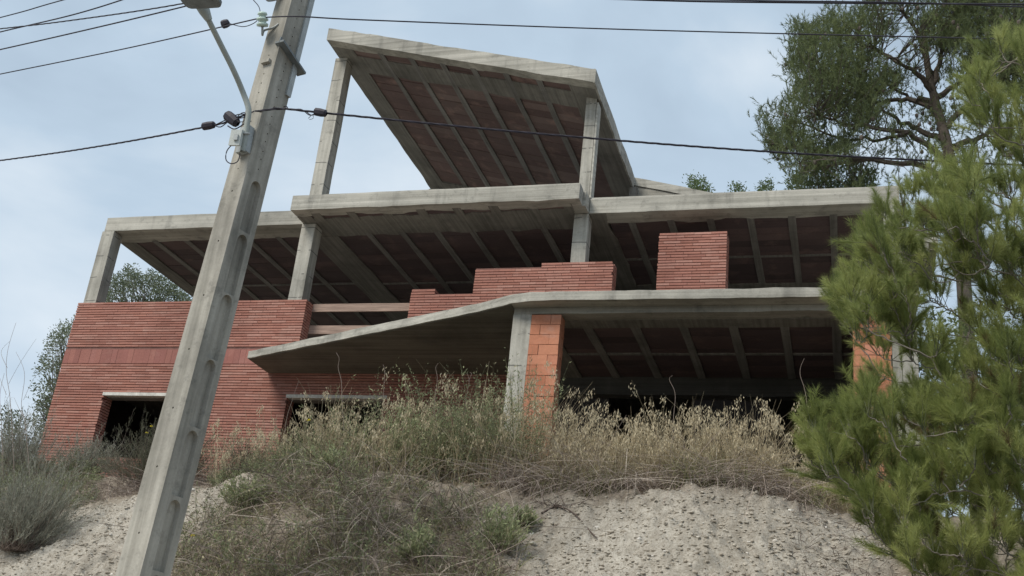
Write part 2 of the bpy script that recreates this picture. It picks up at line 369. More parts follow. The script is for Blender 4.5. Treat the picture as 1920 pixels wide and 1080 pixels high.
# ---- brickwork
PITCH_B, LEN_B = .0521, .295
BH, DEP = .0365, .11
indiv = []; joined = []
def course_wall(x0, x1, z0, z1, yf, yb, openings=(), ret=(), single=None, phase=0):
    """x0..x1, z0..z1 metres (world); courses run down from z1. single(xc,z) -> True for an individual brick"""
    k = 0; z = z1
    while z-PITCH_B > z0-.001:
        za, zb = z-PITCH_B+(PITCH_B-BH)/2, z-(PITCH_B-BH)/2
        iv = [(x0, x1)]
        for (a, b_, c_, d_) in openings:
            if zb > c_ and za < d_:
                iv = [q for (p0, p1) in iv for q in ((p0, min(p1, a)), (max(p0, b_), p1)) if q[1]-q[0] > .02]
        off = (k+phase) % 2*LEN_B/2+rng.uniform(-.015, .015)+(.07 if k % 5 == 3 else 0)
        for (p0, p1) in iv:
            x = math.floor((p0-x0)/LEN_B)*LEN_B+x0-off
            while x < p1:
                a, b_ = max(x, p0), min(x+LEN_B-.003, p1)
                if b_-a > .03:
                    j = rng.uniform(-.002, .002, 2)
                    it = (a, b_, yf+j[0], yf+DEP, za+j[1]*.5, zb+j[1]*.5)
                    (indiv if single and single((a+b_)/2, (za+zb)/2) else joined).append(it)
                x += LEN_B
        for (xr, side) in ret:
            xx = (xr-.10, xr) if side == 'R' else (xr, xr+.10)
            skip = False
            joined.append((xx[0], xx[1]+(.0 if side == 'R' else 0), yf+DEP+.006+rng.uniform(0, .02), yb+rng.uniform(-.003, .003), za, zb))
        for (a, b_, c_, d_) in openings:
            if zb > c_ and za < d_:
                joined.append((a-.10, a-.001, yf+DEP+.006, yb, za, zb)); joined.append((b_+.001, b_+.10, yf+DEP+.006, yb, za, zb))
        z -= PITCH_B; k += 1
def core(name, x0, x1, z0, z1, y0, y1, openings=(), mat='mortar', inset=.014):
    zs = sorted({z0, z1, *[q for o in openings for q in (max(z0, o[2]), min(z1, o[3])) if z0 <= q <= z1]}); parts = []
    for za, zb in zip(zs[:-1], zs[1:]):
        if zb-za < .01: continue
        iv = [(x0+inset, x1-inset)]
        for (a, b_, c_, d_) in openings:
            if (za+zb)/2 > c_ and (za+zb)/2 < d_: iv = [q for (p0, p1) in iv for q in ((p0, a-.012), (b_+.012, p1)) if q[0] >= p0-1e-6 and q[1] <= p1+1e-6 and q[1]-q[0] > .02]
        for p0, p1 in iv: parts.append(box(p0, p1, y0+inset, y1, za, zb-(.012 if zb == z1 else 0)))
    return hp(name, merge(parts), mat)
zW = lambda z: z*S+EYE
YF = .9985*S
# left wall
Lx0, Lx1 = -.8513*S, -.5586*S
ops = [(-.7851*S, -.690*S, zW(.2495), zW(.3217))]
zt = zW(.4299); zband1, zband0 = zW(.3726), zW(.3553)
course_wall(Lx0, Lx1, zband1, zt, YF, 1.0146*S, (), ((Lx1, 'R'),), single=lambda x, z: x > -.672*S)
zb0 = 4.9
ops2 = [ops[0], (-.5604*S, -.452*S, zW(.255), zW(.3217))]
course_wall(Lx0, -.30*S, zW(.195), zband0, YF, 1.0146*S, ops2, (), single=lambda x, z: False, phase=1)
# soldier band
x = Lx0
while x < Lx1-.02:
    L_ = min(.1175, Lx1-x); V, F = box(x, x+L_, YF+rng.uniform(-.003, .004), YF+DEP, zband0+.006, zband1-.006+rng.uniform(-.002, .002)); hp('soldier_brick', (V, F), 'band_brick'); x += .120
wall_l = core('brick_wall', Lx0, Lx1, zband0, zt, YF, 1.0146*S)
wall_b = core('brick_wall', Lx0, -.30*S, zW(.195), zband0-.003, YF, 1.0146*S, ops2)
# parapets
pz0 = zW(.353)
steps = [(-.4384, -.4120, .4405), (-.4120, -.3698, .4344), (-.3698, -.2986, .4628), (-.2986, -.2239, .4668)]
topz = zW(.4668); zref = topz
def parapet_course():
    k = 0; z = topz
    while z-PITCH_B > pz0-.001:
        za, zb = z-PITCH_B+(PITCH_B-BH)/2, z-(PITCH_B-BH)/2
        xa = min((a for a, b_, t_ in steps if zW(t_)+.01 > z), default=None)
        ivs = [(a*S, b_*S) for a, b_, t_ in steps if zW(t_)+.012 > z]
        mg = []
        for p in ivs:
            if mg and abs(mg[-1][1]-p[0]) < .01: mg[-1] = (mg[-1][0], p[1])
            else: mg.append(p)
        for (p0, p1) in mg:
            off = (k % 2)*LEN_B/2+rng.uniform(-.02, .02); x = p1+off-LEN_B*math.ceil((p1-p0)/LEN_B+1)
            while x < p1:
                a, b_ = max(x, p0), min(x+LEN_B-.003, p1)
                if b_-a > .03:
                    j = rng.uniform(-.002, .002, 2); it = (a, b_, YF+j[0], YF+DEP, za+j[1]*.5, zb+j[1]*.5)
                    vis = zb > zW(np.interp(a/S, [-.44, -.27], [.412, .433]))
                    (indiv if vis else joined).append(it)
                x += LEN_B
            joined.append((p1-.10, p1, YF+DEP+.006, 1.0163*S, za, zb))
            joined.append((p0, p0+.10, YF+DEP+.006, 1.0163*S, za, zb))
        z -= PITCH_B; k += 1
parapet_course()
for a, b_, t_ in steps: core('parapet_wall', a*S-.012*(a > -.43), b_*S+.012*(b_ < -.23), pz0+.003, zW(t_), YF, 1.0163*S)
# free-standing brick block
bx0, bx1, bz1 = -.1792*S, -.1118*S, zW(.4967)
course_wall(bx0, bx1, pz0, bz1, YF, 1.021*S, (), ((bx1, 'R'), (bx0, 'L')), single=lambda x, z: z > zW(.432))
core('brick_panel', bx0, bx1, pz0+.003, bz1, YF, 1.021*S)
# brick behind the upper roof step
ub = 1.207*S; z = zW(.672); k = 0
while z > zW(.5405):
    x = -.2455*S-(k % 2)*.15
    while x < -.12*S:
        zt_ = zW(.7470-.262*(x/S+.5795)-.012)
        if z < zt_: joined.append((max(x, -.2455*S), x+LEN_B-.003, ub, ub+.1, z-BH, z))
        x += LEN_B
    z -= PITCH_B; k += 1
hp('gable_wall', ubox(-.2455, .03, 1.2085, 1.216, .5405, .584), 'mortar')

for (a, b_, y0, y1, z0, z1) in indiv: pass
print('bricks', len(indiv), len(joined))
def brick_mesh(n_):
    out_ = {}
    return out_
indiv.sort(key=lambda i: (i[0]+i[1])/2 < -.45*S)       # parapet and panel first
if len(indiv) > 300: joined += indiv[300:]; indiv = indiv[:300]
cache = {}
for (a, b_, y0, y1, z0, z1) in indiv:
    L = round((b_-a)/.01)*.01; key = (L, random.randrange(4))
    if key not in cache:
        V, F = box(-L/2, L/2, 0, DEP, -BH/2, BH/2); V = V+rng.uniform(-.0012, .0012, V.shape); cache[key] = mesh('brick', V, F, 'red_brick')
    link('brick', cache[key], house, Vector(((a+b_)/2, y0, (z0+z1)/2))-house.location)
Vs = np.array([box(*it)[0] for it in joined]); Vs += rng.uniform(-.001, .001, Vs.shape)
Fs = (BF[None]+np.arange(len(joined))[:, None, None]*8).reshape(-1, 4)
bs = hp('brickwork', (Vs.reshape(-1, 3), Fs), 'red_brick'); bs['kind'] = 'stuff'; bs['label'] = 'remaining long thin red bricks of the left wall and returns'

# lintels, timber rails
hp('lintel', merge([box(-.7865*S, -.680*S, YF-.012, YF+.10, zW(.3182), zW(.3217))]), 'lintel_paint')
hp('lintel', merge([box(-.5615*S, -.448*S, YF-.012, YF+.10, zW(.3182), zW(.3217))]), 'lintel_paint')
hp('lintel_soffit', box(-.7865*S, -.680*S, YF+.102, 1.0146*S, zW(.3175), zW(.3222)), 'concrete_rib')
hp('lintel_soffit', box(-.5615*S, -.448*S, YF+.102, 1.0146*S, zW(.3175), zW(.3222)), 'concrete_rib')
hp('timber_rail', ubar('x', -.5590, -.4330, 1.0150, 1.0170, .4222, .4308, (0, 0, .006, .006), .5), 'formwork_timber')
hp('timber_rail', ubar('x', -.5590, -.4330, 1.0150, 1.0170, .3965, .4055, (0, 0, .006, .006), .5), 'formwork_timber')

# ---- columns (front face just behind the brick face)
def column(x0, x1, z0, z1, y0=1.0, dy=.0165, mat='concrete_column'):
    return hp('column', ubar('z', z0, z1, x0, x1, y0, y0+dy, (.0035, .0035, .0035, 0), .3), mat)
column(-.8455, -.8292, .4290, .5222)
column(-.5824, -.5656, .4295, .5222)
column(-.2692, -.2543, .3532, .5222)
column(.0355, .0505, .3532, .5222)
column(-.5810, -.5656, .5408, .7440); column(-.2672, -.2555, .5408, .6655)
hp('formwork_strip', ubar('z', .5408, .6570, -.2549, -.2528, .9992, 1.012, (.003, .003, 0, 0), .3), 'concrete_fascia')
for xx in (-.8455, -.5824, -.2692, .0355): column(xx, xx+.0155, .3532, .5222, 1.40)
column(-.5750, -.5600, .5408, .7380, 1.318, .0155); column(-.2700, -.2550, .5408, .6600, 1.318, .0155)
column(.0355, .0505, .5408, .585, 1.318, .0155)

# ---- joisted slabs
RW = .0072
def blocks(x0, x1, y0, y1, z, shear=None, depth=.05):
    """rows of ceramic blocks between two joists -> list of boxes in metres"""
    res = []; y = y0*S; 
    while y < y1*S-.02:
        ye = min(y+.244, y1*S); dz = rng.uniform(-.004, .004)
        res.append((x0*S, x1*S, y, ye, z*S+.022+dz, z*S+.022+depth)); y += .25
    return res
def shear_fn(V):
    V = V.copy(); V[:, 2] += -.262*(V[:, 0]-(-.5795*S)); return V
def slab(tagname, z, x_ribs, y0, y1, crosses, bays_single=False, shear=False, inmat='ceramic_infill', ribmat='concrete_rib'):
    fn = shear_fn if shear else (lambda V: V)
    for xr in x_ribs:
        V, F = bar('y', y0*S, y1*S, z*S, (z*S+.09), (xr-RW/2)*S, (xr+RW/2)*S, (.003, 0, .004, .004), .35)
        V = fn(V); V[:, 2] += EYE; hp('joist', (V, F), ribmat)
    xr = sorted(x_ribs)
    return fn
def infill(z, edges, y0, y1, shear=False, single=False, mat='ceramic_infill'):
    fn = shear_fn if shear else (lambda V: V)
    for a, b_ in edges:
        bl = blocks(a, b_, y0, y1, z)
        if single:
            for q in bl:
                V, F = box(*q); V += rng.uniform(-.003, .003, V.shape); V = fn(V); V[:, 2] += EYE; hp('ceramic_block', (V, F), mat)
        else:
            V, F = merge([box(*q) for q in bl]); V = fn(V); V[:, 2] += EYE; o = hp('ceramic_infill', (V, F), mat)
def mbar(shear, *a, **k):
    V, F = bar(*a, **k)
    if shear: V = shear_fn(V)
    V[:, 2] += EYE; return V, F

# upper floor slab (ceiling of the first floor)
z0, z1 = .5227, .5403
ribsL = [-.7940, -.7520, -.7105, -.6700, -.6295]; ribsM = [-.5146, -.4738, -.4330, -.3922, -.3514, -.3106]; ribsR = [-.2136, -.1725, -.1321, -.0919, -.0509, -.0109]
slab('s', z0, ribsL+ribsM, 1.030, 1.395, ()); slab('s', z0, ribsR, 1.022, 1.395, ())
def edges(strip_edges, ribs):
    e_ = [strip_edges[0]]+[q for r in sorted(ribs) for q in (r-RW/2, r+RW/2)]+[strip_edges[1]]
    return list(zip(e_[0::2], e_[1::2]))
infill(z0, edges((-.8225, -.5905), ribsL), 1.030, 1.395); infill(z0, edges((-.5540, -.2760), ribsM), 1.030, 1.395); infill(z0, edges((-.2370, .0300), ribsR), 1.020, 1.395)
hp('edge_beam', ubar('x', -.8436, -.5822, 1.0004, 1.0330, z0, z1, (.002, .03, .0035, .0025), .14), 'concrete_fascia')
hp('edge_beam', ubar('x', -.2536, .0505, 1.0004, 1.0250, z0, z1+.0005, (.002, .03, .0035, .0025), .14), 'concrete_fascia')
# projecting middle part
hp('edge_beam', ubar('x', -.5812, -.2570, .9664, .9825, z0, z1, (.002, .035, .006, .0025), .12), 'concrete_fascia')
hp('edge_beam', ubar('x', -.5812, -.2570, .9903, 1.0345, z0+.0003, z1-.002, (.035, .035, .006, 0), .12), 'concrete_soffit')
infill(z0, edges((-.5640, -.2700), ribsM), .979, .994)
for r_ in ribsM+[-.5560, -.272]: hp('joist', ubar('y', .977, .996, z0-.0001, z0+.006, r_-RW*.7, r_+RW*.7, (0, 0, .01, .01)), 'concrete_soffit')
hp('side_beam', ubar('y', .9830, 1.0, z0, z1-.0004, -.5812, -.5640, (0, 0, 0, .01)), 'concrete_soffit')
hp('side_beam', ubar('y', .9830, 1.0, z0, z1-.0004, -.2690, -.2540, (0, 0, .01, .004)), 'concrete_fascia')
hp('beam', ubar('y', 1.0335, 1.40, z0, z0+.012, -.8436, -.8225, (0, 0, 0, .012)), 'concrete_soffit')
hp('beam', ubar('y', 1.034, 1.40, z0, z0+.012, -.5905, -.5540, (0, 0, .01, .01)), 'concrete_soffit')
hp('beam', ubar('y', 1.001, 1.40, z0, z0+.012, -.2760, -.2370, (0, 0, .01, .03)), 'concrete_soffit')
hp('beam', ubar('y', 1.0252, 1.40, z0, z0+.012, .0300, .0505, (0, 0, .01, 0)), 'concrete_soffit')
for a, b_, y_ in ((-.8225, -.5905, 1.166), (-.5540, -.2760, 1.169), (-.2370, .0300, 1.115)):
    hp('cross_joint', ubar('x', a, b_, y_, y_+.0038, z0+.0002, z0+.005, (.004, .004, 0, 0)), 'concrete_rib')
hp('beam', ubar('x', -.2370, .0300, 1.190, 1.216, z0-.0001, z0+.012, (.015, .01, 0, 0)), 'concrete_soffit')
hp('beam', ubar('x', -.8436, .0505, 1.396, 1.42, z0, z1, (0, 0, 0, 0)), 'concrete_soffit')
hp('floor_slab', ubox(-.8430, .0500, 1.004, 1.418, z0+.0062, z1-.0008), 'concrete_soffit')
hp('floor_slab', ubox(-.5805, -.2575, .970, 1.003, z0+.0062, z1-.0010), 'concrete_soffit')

# roof canopy, sloping down to the right
z0r, z1r = .7470, .7635
ribsF = [-.5120, -.4727, -.4331, -.3950, -.3560, -.3175]
V, F = mbar(True, 'x', -.5780*S, -.2505*S, .9664*S, .9800*S, z0r*S, z1r*S, (.003, .012, .004, .006), .12); hp('roof_edge', (V, F), 'concrete_fascia')
hp('roof_band', mbar(True, 'x', -.5775*S, -.2520*S, .9935*S, 1.0265*S, (z0r+.0002)*S, (z1r-.002)*S, (.012, .02, 0, 0), .15), 'concrete_soffit')
hp('roof_side_beam', mbar(True, 'y', .9802*S, 1.335*S, z0r*S, (z1r-.001)*S, -.5780*S, -.5490*S, (0, 0, .012, .004), .2), 'concrete_soffit')
hp('roof_side_beam', mbar(True, 'y', .9802*S, 1.335*S, z0r*S, (z1r-.001)*S, -.2830*S, -.2530*S, (0, 0, .004, 0), .2), 'concrete_soffit')
hp('roof_side_face', mbar(True, 'y', .9664*S, 1.204*S, (z0r-.0005)*S, z1r*S, -.2529*S, -.2505*S, (.006, .006, 0, .008), .2), 'concrete_fascia')
for r_ in ribsF:
    hp('roof_joist', mbar(True, 'y', .978*S, 1.305*S, z0r*S, z0r*S+.09, (r_-RW/2)*S, (r_+RW/2)*S, (.004, 0, .006, .006), .3), 'concrete_rib')
hp('roof_beam', mbar(True, 'x', -.5490*S, -.2830*S, 1.300*S, 1.335*S, (z0r-.001)*S, (z1r-.002)*S, (.02, .02, 0, 0)), 'concrete_soffit')
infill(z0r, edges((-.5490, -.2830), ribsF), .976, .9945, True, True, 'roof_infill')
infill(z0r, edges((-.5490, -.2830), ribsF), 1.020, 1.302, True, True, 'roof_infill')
V, F = ubox(-.5760, -.2530, .969, 1.334, z0r+.0055, z1r-.0015); V = shear_fn(V-np.array([0, 0, EYE]))+np.array([0, 0, EYE]); hp('roof_slab', (V, F), 'concrete_soffit')
hp('roof_step', mbar(True, 'x', -.2505*S, .10*S, 1.204*S, 1.335*S, (z0r+.006)*S, z1r*S, (.004, 0, .006, .012), .25), 'concrete_fascia')
hp('roof_step_beam', mbar(True, 'x', -.2505*S, .09*S, 1.2058*S, 1.222*S, (z0r-.0065)*S, (z0r+.0055)*S, (.003, 0, .008, 0), .25), 'concrete_beam')
hp('column', ubar('z', .5406, .660, -.2550, -.2457, 1.196, 1.2056, (.003, .003, .003, 0)), 'concrete_soffit')

# balcony slab with its slanting left front edge
def prism(front, back, z0, z1, jit=.006):
    pts = []
    for i in range(len(front)-1):
        a, b_ = np.array(front[i]), np.array(front[i+1]); n_ = max(2, int(np.linalg.norm(b_-a)/.2))
        for k in range(n_): pts.append(a+(b_-a)*k/n_)
    pts.append(np.array(front[-1])); n_ = len(pts); pts = np.array(pts)
    bk = np.array([[p[0], back] for p in pts])
    V = []
    jz0 = rng.normal(0, jit*.6, n_); jz1 = rng.normal(0, jit*.4, n_)
    for i in range(n_):
        V += [[*pts[i], z0+jz0[i]], [*bk[i], z0], [*bk[i], z1], [*(pts[i]+np.array([0, rng.normal(0, .004)])), z1+jz1[i]]]
    F = []
    for i in range(n_-1):
        for k in range(4): k2 = (k+1) % 4; F.append([i*4+k, i*4+k2, (i+1)*4+k2, (i+1)*4+k])
    F += [[3, 2, 1, 0], [(n_-1)*4+k for k in range(4)]]
    return np.array(V), np.array(F)
z0b, z1b = .3454, .3531
fr = [(-.5885*S, .9530*S), (-.302*S, .8345*S), (-.284*S, .8255*S), (-.268*S, .8170*S), (-.250*S, .8125*S), (-.230*S, .812*S), (.0520*S, .812*S)]
hp('balcony_slab', prism(fr, .9975*S, zW(z0b), zW(z1b)), 'concrete_fascia')
# soffit boards of the slanting canopy: fanning board-marked skin just under the slab
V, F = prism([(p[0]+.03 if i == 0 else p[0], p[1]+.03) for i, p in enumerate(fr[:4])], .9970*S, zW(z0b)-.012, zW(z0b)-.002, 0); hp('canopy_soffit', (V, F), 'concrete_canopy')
zl = .3396
hp('beam', ubar('x', -.2674, .0505, .8270, .8420, zl, z0b-.0002, (.003, 0, .006, 0)), 'concrete_beam')
ribsB = [-.2110, -.1706, -.1300, -.0889, -.0483, -.0076]
slab('s', zl, ribsB, .858, .990, ()); infill(zl, edges((-.2440, .0280), ribsB), .856, .990)
hp('beam', ubar('x', -.2670, .0505, .8422, .8605, zl-.0001, z0b-.0004, (0, .012, 0, 0)), 'concrete_soffit')
hp('beam', ubar('y', .8607, .990, zl, z0b-.0006, -.2670, -.2440, (0, 0, 0, .01)), 'concrete_soffit')
hp('beam', ubar('y', .8607, .990, zl, z0b-.0006, .0280, .0505, (0, 0, .01, 0)), 'concrete_soffit')
hp('cross_joint', ubar('x', -.2440, .0280, .924, .928, zl+.0002, zl+.004, (.004, .004, 0, 0)), 'concrete_rib')
hp('beam', ubar('x', -.2670, .0505, .9905, 1.003, .3235, z0b-.0008, (0, 0, .006, 0)), 'concrete_shaded')  # header beam, garage shade put into its concrete colour
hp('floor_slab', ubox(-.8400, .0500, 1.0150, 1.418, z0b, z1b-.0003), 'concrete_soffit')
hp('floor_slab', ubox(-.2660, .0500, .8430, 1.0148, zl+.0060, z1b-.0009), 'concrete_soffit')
# ground floor level, interior walls; room shade is put into their dark colours
hp('floor_slab', ubox(-.8480, .0500, 1.0150, 1.418, .185, .199), 'concrete_shaded')
hp('floor_slab', ubox(-.2660, .0500, .8500, 1.0145, .185, .198), 'concrete_shaded')
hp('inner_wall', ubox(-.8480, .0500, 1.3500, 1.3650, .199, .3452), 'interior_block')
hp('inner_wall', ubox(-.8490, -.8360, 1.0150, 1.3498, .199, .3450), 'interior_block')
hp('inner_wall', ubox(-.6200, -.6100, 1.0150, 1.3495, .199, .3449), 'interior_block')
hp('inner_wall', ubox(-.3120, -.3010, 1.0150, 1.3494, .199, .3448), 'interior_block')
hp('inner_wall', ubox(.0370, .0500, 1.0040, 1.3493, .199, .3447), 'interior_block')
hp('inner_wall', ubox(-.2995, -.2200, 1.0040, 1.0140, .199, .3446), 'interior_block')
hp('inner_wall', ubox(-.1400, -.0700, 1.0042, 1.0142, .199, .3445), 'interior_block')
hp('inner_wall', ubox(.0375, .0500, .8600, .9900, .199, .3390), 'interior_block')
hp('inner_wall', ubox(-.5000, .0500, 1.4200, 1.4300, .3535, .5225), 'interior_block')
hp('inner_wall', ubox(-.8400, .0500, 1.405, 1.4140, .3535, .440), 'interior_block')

# piers: concrete post plus hollow clay block infill
def pier(xc0, xc1, xb0, xb1):
    hp('pier_column', ubar('z', .190, zl-.0002, xc0, xc1, .8273, .8415, (.004, .004, .004, 0), .3), 'concrete_column')
    hp('pier_core', ubox(xb0+.0004, xb1-.0006, .8284, .8408, .190, zl-.0006), 'pale_mortar')
    z = zW(zl)-.012; k = 0; w_ = (xb1-xb0)*S
    while z > zW(.20):
        cuts = [0, .29, .29*1.6+.0, w_] if k % 2 == 0 else [0, .145, .145+.29, w_]
        cuts = sorted({min(q, w_) for q in cuts})
        for a, b_ in zip(cuts[:-1], cuts[1:]):
            if b_-a < .03: continue
            j = rng.uniform(-.004, .004)
            V, F = box(xb0*S+a+.003, xb0*S+b_-.003, .8272*S+j, .8272*S+.12, z-.146, z); hp('hollow_block', (V+rng.uniform(-.003, .003, V.shape), F), 'clay_block')
        V, F = box(xb1*S-.115, xb1*S-.002+rng.uniform(-.003, .003), .8272*S+.128, .8414*S, z-.146, z); hp('hollow_block', (V, F), 'clay_block')
        z -= .152; k += 1
pier(-.2676, -.2520, -.2519, -.2262); pier(.0325, .0505, .0042, .0324)

# ================================================================ UTILITY POLE
pb = P(268, 1080, 9.0); pt_ = P(553, 0, 9.0)
axis = np.array([pt_[0]-pb[0], 0, pt_[2]-pb[2]]); axis /= np.linalg.norm(axis)
tb = math.atan2(-pb[0], -pb[1])                     # azimuth towards camera (from +y)
def dirA(a): return np.array([math.sin(a), math.cos(a), 0])
toC = tb; nL = dirA(toC+math.radians(48)); nR = dirA(toC-math.radians(42))
if np.dot(nL, RT) > 0: nL, nR = dirA(toC-math.radians(48)), dirA(toC+math.radians(42))
eL = nR.copy(); eR = nL.copy()                      # left face extends along +-eL ; right face along +-eR
gz = float(G(np.array(pb[0]), np.array(pb[1])))-.2; H0 = (gz-pb[2])/axis[2]; H1 = 9.6-pb[2]
def pole_pt(h): return pb+axis*h                     # h metres above the frame-bottom point
def wL(h): return np.interp(h, [-2, 0, 6.4, 8], [.335, .315, .235, .22])
def wR(h): return np.interp(h, [-2, 0, 6.4, 8], [.37, .355, .305, .295])
pole = empty('utility_pole', pole_pt(H0)); tag(pole, 'tall grey concrete utility pole with slotted recesses standing in front of the house', 'utility pole')
def section(h):
    c_ = pole_pt(h); a, b_ = wL(h)/2, wR(h)/2
    # corners: near corner (nL,nR side) etc.
    return [c_+nL*b_*1+nR*a*1, c_+nL*b_-nR*a, c_-nL*b_-nR*a, c_-nL*b_+nR*a]
hs = np.linspace(H0, H1, 14); V = []; 
for h in hs: V += section(h)
F = [[i*4+k, i*4+(k+1) % 4, (i+1)*4+(k+1) % 4, (i+1)*4+k] for i in range(13) for k in range(4)]+[[3, 2, 1, 0], [52+k for k in range(4)]]
shaft = add('shaft', (np.array(V), np.array(F)), 'concrete_pole', pole)
def slot_mesh(h0, h1):
    """rounded slot cut into the right face"""
    hw = .080; depth = .05; prof = []
    for k in range(9): a = math.pi*k/8; prof.append((math.cos(a)*hw, h1-hw+math.sin(a)*hw*1.15))
    prof += [(-hw, h0), (hw, h0)]
    V = []; n_ = len(prof)
    for (s_, h) in prof: V.append(pole_pt(h)+nR*(wL(h)/2+.03)-nL*(s_+.02))
    for (s_, h) in prof: V.append(pole_pt(h)+nR*(wL(h)/2-depth)-nL*(s_*.80+.02))
    F = [list(range(n_)), list(range(2*n_-1, n_-1, -1))]+[[i, i+n_, (i+1) % n_+n_, (i+1) % n_] for i in range(n_)]
    return V, F
def h_at(u, v):
    best = min(np.linspace(-1.5, 8, 400), key=lambda h: (lambda q: (q[1]-v)**2)(proj(pole_pt(h)))); return best
def proj(p):
    d = np.asarray(p)-np.array([0, 0, EYE]); z = d@FWD; return 960+FPX*(d@RT)/z, 540-FPX*(d@UP)/z
cut = []; VV = []; FFc = []
for v0, v1 in ((437, 345), (552, 443), (672, 556), (802, 678), (932, 808), (1072, 938), (1230, 1082)):
    V, F = slot_mesh(h_at(0, v0), h_at(0, v1)); o_ = len(VV); VV += V; FFc += [[q+o_ for q in f] for f in F]
def hole(c_, n_, r_=.011, d_=.035):
    th = np.arange(6)*math.pi/3; e1 = np.cross(n_, axis); e1 /= np.linalg.norm(e1); e2 = np.cross(n_, e1)
    global VV, FFc
    o_ = len(VV)
    for dd_ in (.02, -d_):
        for t_ in th: VV.append(c_+n_*dd_+r_*(math.cos(t_)*e1+math.sin(t_)*e2))
    FFc += [[o_+k for k in range(6)], [o_+11-k for k in range(6)]]+[[o_+k, o_+6+k, o_+6+(k+1) % 6, o_+(k+1) % 6] for k in range(6)]
for v_ in (370, 465, 563, 665, 773, 885, 1008): h = h_at(0, v_); hole(pole_pt(h)+nL*wR(h)/2, nL)
for v_ in np.arange(118, 340, 17.5): h = h_at(0, v_); hole(pole_pt(h)+nL*wR(h)/2, nL, .009)
for v_ in np.arange(8, 330, 16.5): h = h_at(0, v_); hole(pole_pt(h)+nR*wL(h)/2+nL*.01, nR, .009)
cm = bpy.data.meshes.new('cutter'); cm.from_pydata([list(map(float, q)) for q in VV], [], FFc); co_ = bpy.data.objects.new('cutter', cm); C.objects.link(co_)
import bmesh
for me_ in (cm, shaft.data):
    b_m = bmesh.new(); b_m.from_mesh(me_); bmesh.ops.recalc_face_normals(b_m, faces=b_m.faces); b_m.to_mesh(me_); b_m.free()
md = shaft.modifiers.new('b', 'BOOLEAN'); md.operation = 'DIFFERENCE'; md.solver = 'EXACT'; md.object = co_
bpy.context.view_layer.update(); dg = bpy.context.evaluated_depsgraph_get(); nm = bpy.data.meshes.new_from_object(shaft.evaluated_get(dg)); shaft.modifiers.clear()
if len(nm.polygons) > 60: shaft.data = nm
bpy.data.objects.remove(co_); bpy.data.meshes.remove(cm)
bv = shaft.modifiers.new('bevel', 'BEVEL'); bv.width = .006; bv.segments = 1; bv.limit_method = 'ANGLE'; bv.angle_limit = 1.0
# cable duct up the right edge, angle-iron bracket, cleat, hooks and insulators
hA, hB = h_at(0, 172), H1
pts = [pole_pt(h)+nR*(wL(h)/2+.012)-nL*(wR(h)/2-.03) for h in (hA, hB)]
def seg_box(p0, p1, e1, e2, h1_, h2_):
    V = [p+e1*a*h1_+e2*b_*h2_ for p in (p0, p1) for a, b_ in ((-1, -1), (1, -1), (1, 1), (-1, 1))]
    return np.array(V), BF.copy()
add('cable_duct', seg_box(pts[0], pts[1], nL, nR, .035, .012), 'galvanised', pole)
q0 = P(512, 98, 8.75); q1 = P(563, 146, 8.85)
h = h_at(0, 118); c0 = pole_pt(h)+nR*(wL(h)/2+.02)
br = [c0+nL*.19+axis*.12, c0-nL*.24-axis*.03]
add('angle_bracket', merge([seg_box(br[0], br[1], axis, nR, .012, .06), seg_box(br[0]+axis*.03, br[1]+axis*.03, axis, nR, .035, .006)]), 'dark_steel', pole)
h = h_at(0, 132); add('cleat', seg_box(pole_pt(h)+nL*(wR(h)/2+.02)-nR*.05, pole_pt(h)+nL*(wR(h)/2+.02)+nR*.06, axis, nL, .02, .02), 'concrete_pole', pole)
insp = []
def hook(v_, cu, cv):
    h = h_at(0, v_); a = pole_pt(h)+nL*(wR(h)/2)+nR*.02; dq = -RT
    top = P(cu, cv, a[1]-.12)
    path = smooth_path([a, a-RT*.06-UP*.04, a-RT*.16-UP*.07, top-UP*.16, top-UP*.05], 16)
    hk = add('hook', tube(path, .013, 7), 'galvanised', pole, smooth=True)
    prof = [(-.07, .02), (-.065, .062), (-.04, .066), (-.03, .045), (-.01, .042), (0, .066), (.02, .064), (.03, .04), (.05, .036), (.06, .055), (.085, .045), (.095, .012)]
    n_ = 14; th = np.arange(n_)*2*math.pi/n_
    V = np.vstack([top+UP*z_+r_*(np.cos(th)[:, None]*RT+np.sin(th)[:, None]*FWD) for z_, r_ in prof])
    F = np.array([[i*n_+k, i*n_+(k+1) % n_, (i+1)*n_+(k+1) % n_, (i+1)*n_+k] for i in range(len(prof)-1) for k in range(n_)])
    add('insulator', (V, F), 'glass_insulator', pole, smooth=True); insp.append(top)
hook(62, 492, 38); hook(3, 500, -28)

# ================================================================ STREET LAMP on the pole
h = h_at(0, 258); lb = pole_pt(h)+nL*(wR(h)/2)
lamp = empty('street_lamp', lb); tag(lamp, 'street lamp with bent tube arm clamped to the concrete pole', 'street lamp')
hd = P(372, -4, 7.7)
arm = smooth_path([P(455, 284, lb[1]-.10), P(463, 235, lb[1]-.13), P(466, 205, lb[1]-.16), P(455, 172, lb[1]-.22), P(437, 130, lb[1]-.40), P(412, 80, lb[1]-.62), P(380, 15, 7.9)], 30)
add('arm', tube(arm, .030, 10), 'lamp_paint', lamp, smooth=True)
add('neck', tube([P(392, 38, 7.98), P(384, 22, 7.92), P(374, 4, 7.85), P(368, -8, 7.8)], [.036, .058, .066, .05], 10), 'lamp_paint', lamp, smooth=True)
ax_ = (P(420, 14, 7.7)-P(325, 18, 7.7)); ax_ /= np.linalg.norm(ax_)
c_ = P(370, -12, 7.6); fwdh = np.array([-.25, -.95, .12]); fwdh -= ax_*np.dot(fwdh, ax_); fwdh /= np.linalg.norm(fwdh); uph = np.cross(ax_, fwdh); uph = uph if uph[2] > 0 else -uph
n_ = 20; th = np.arange(n_)*2*math.pi/n_
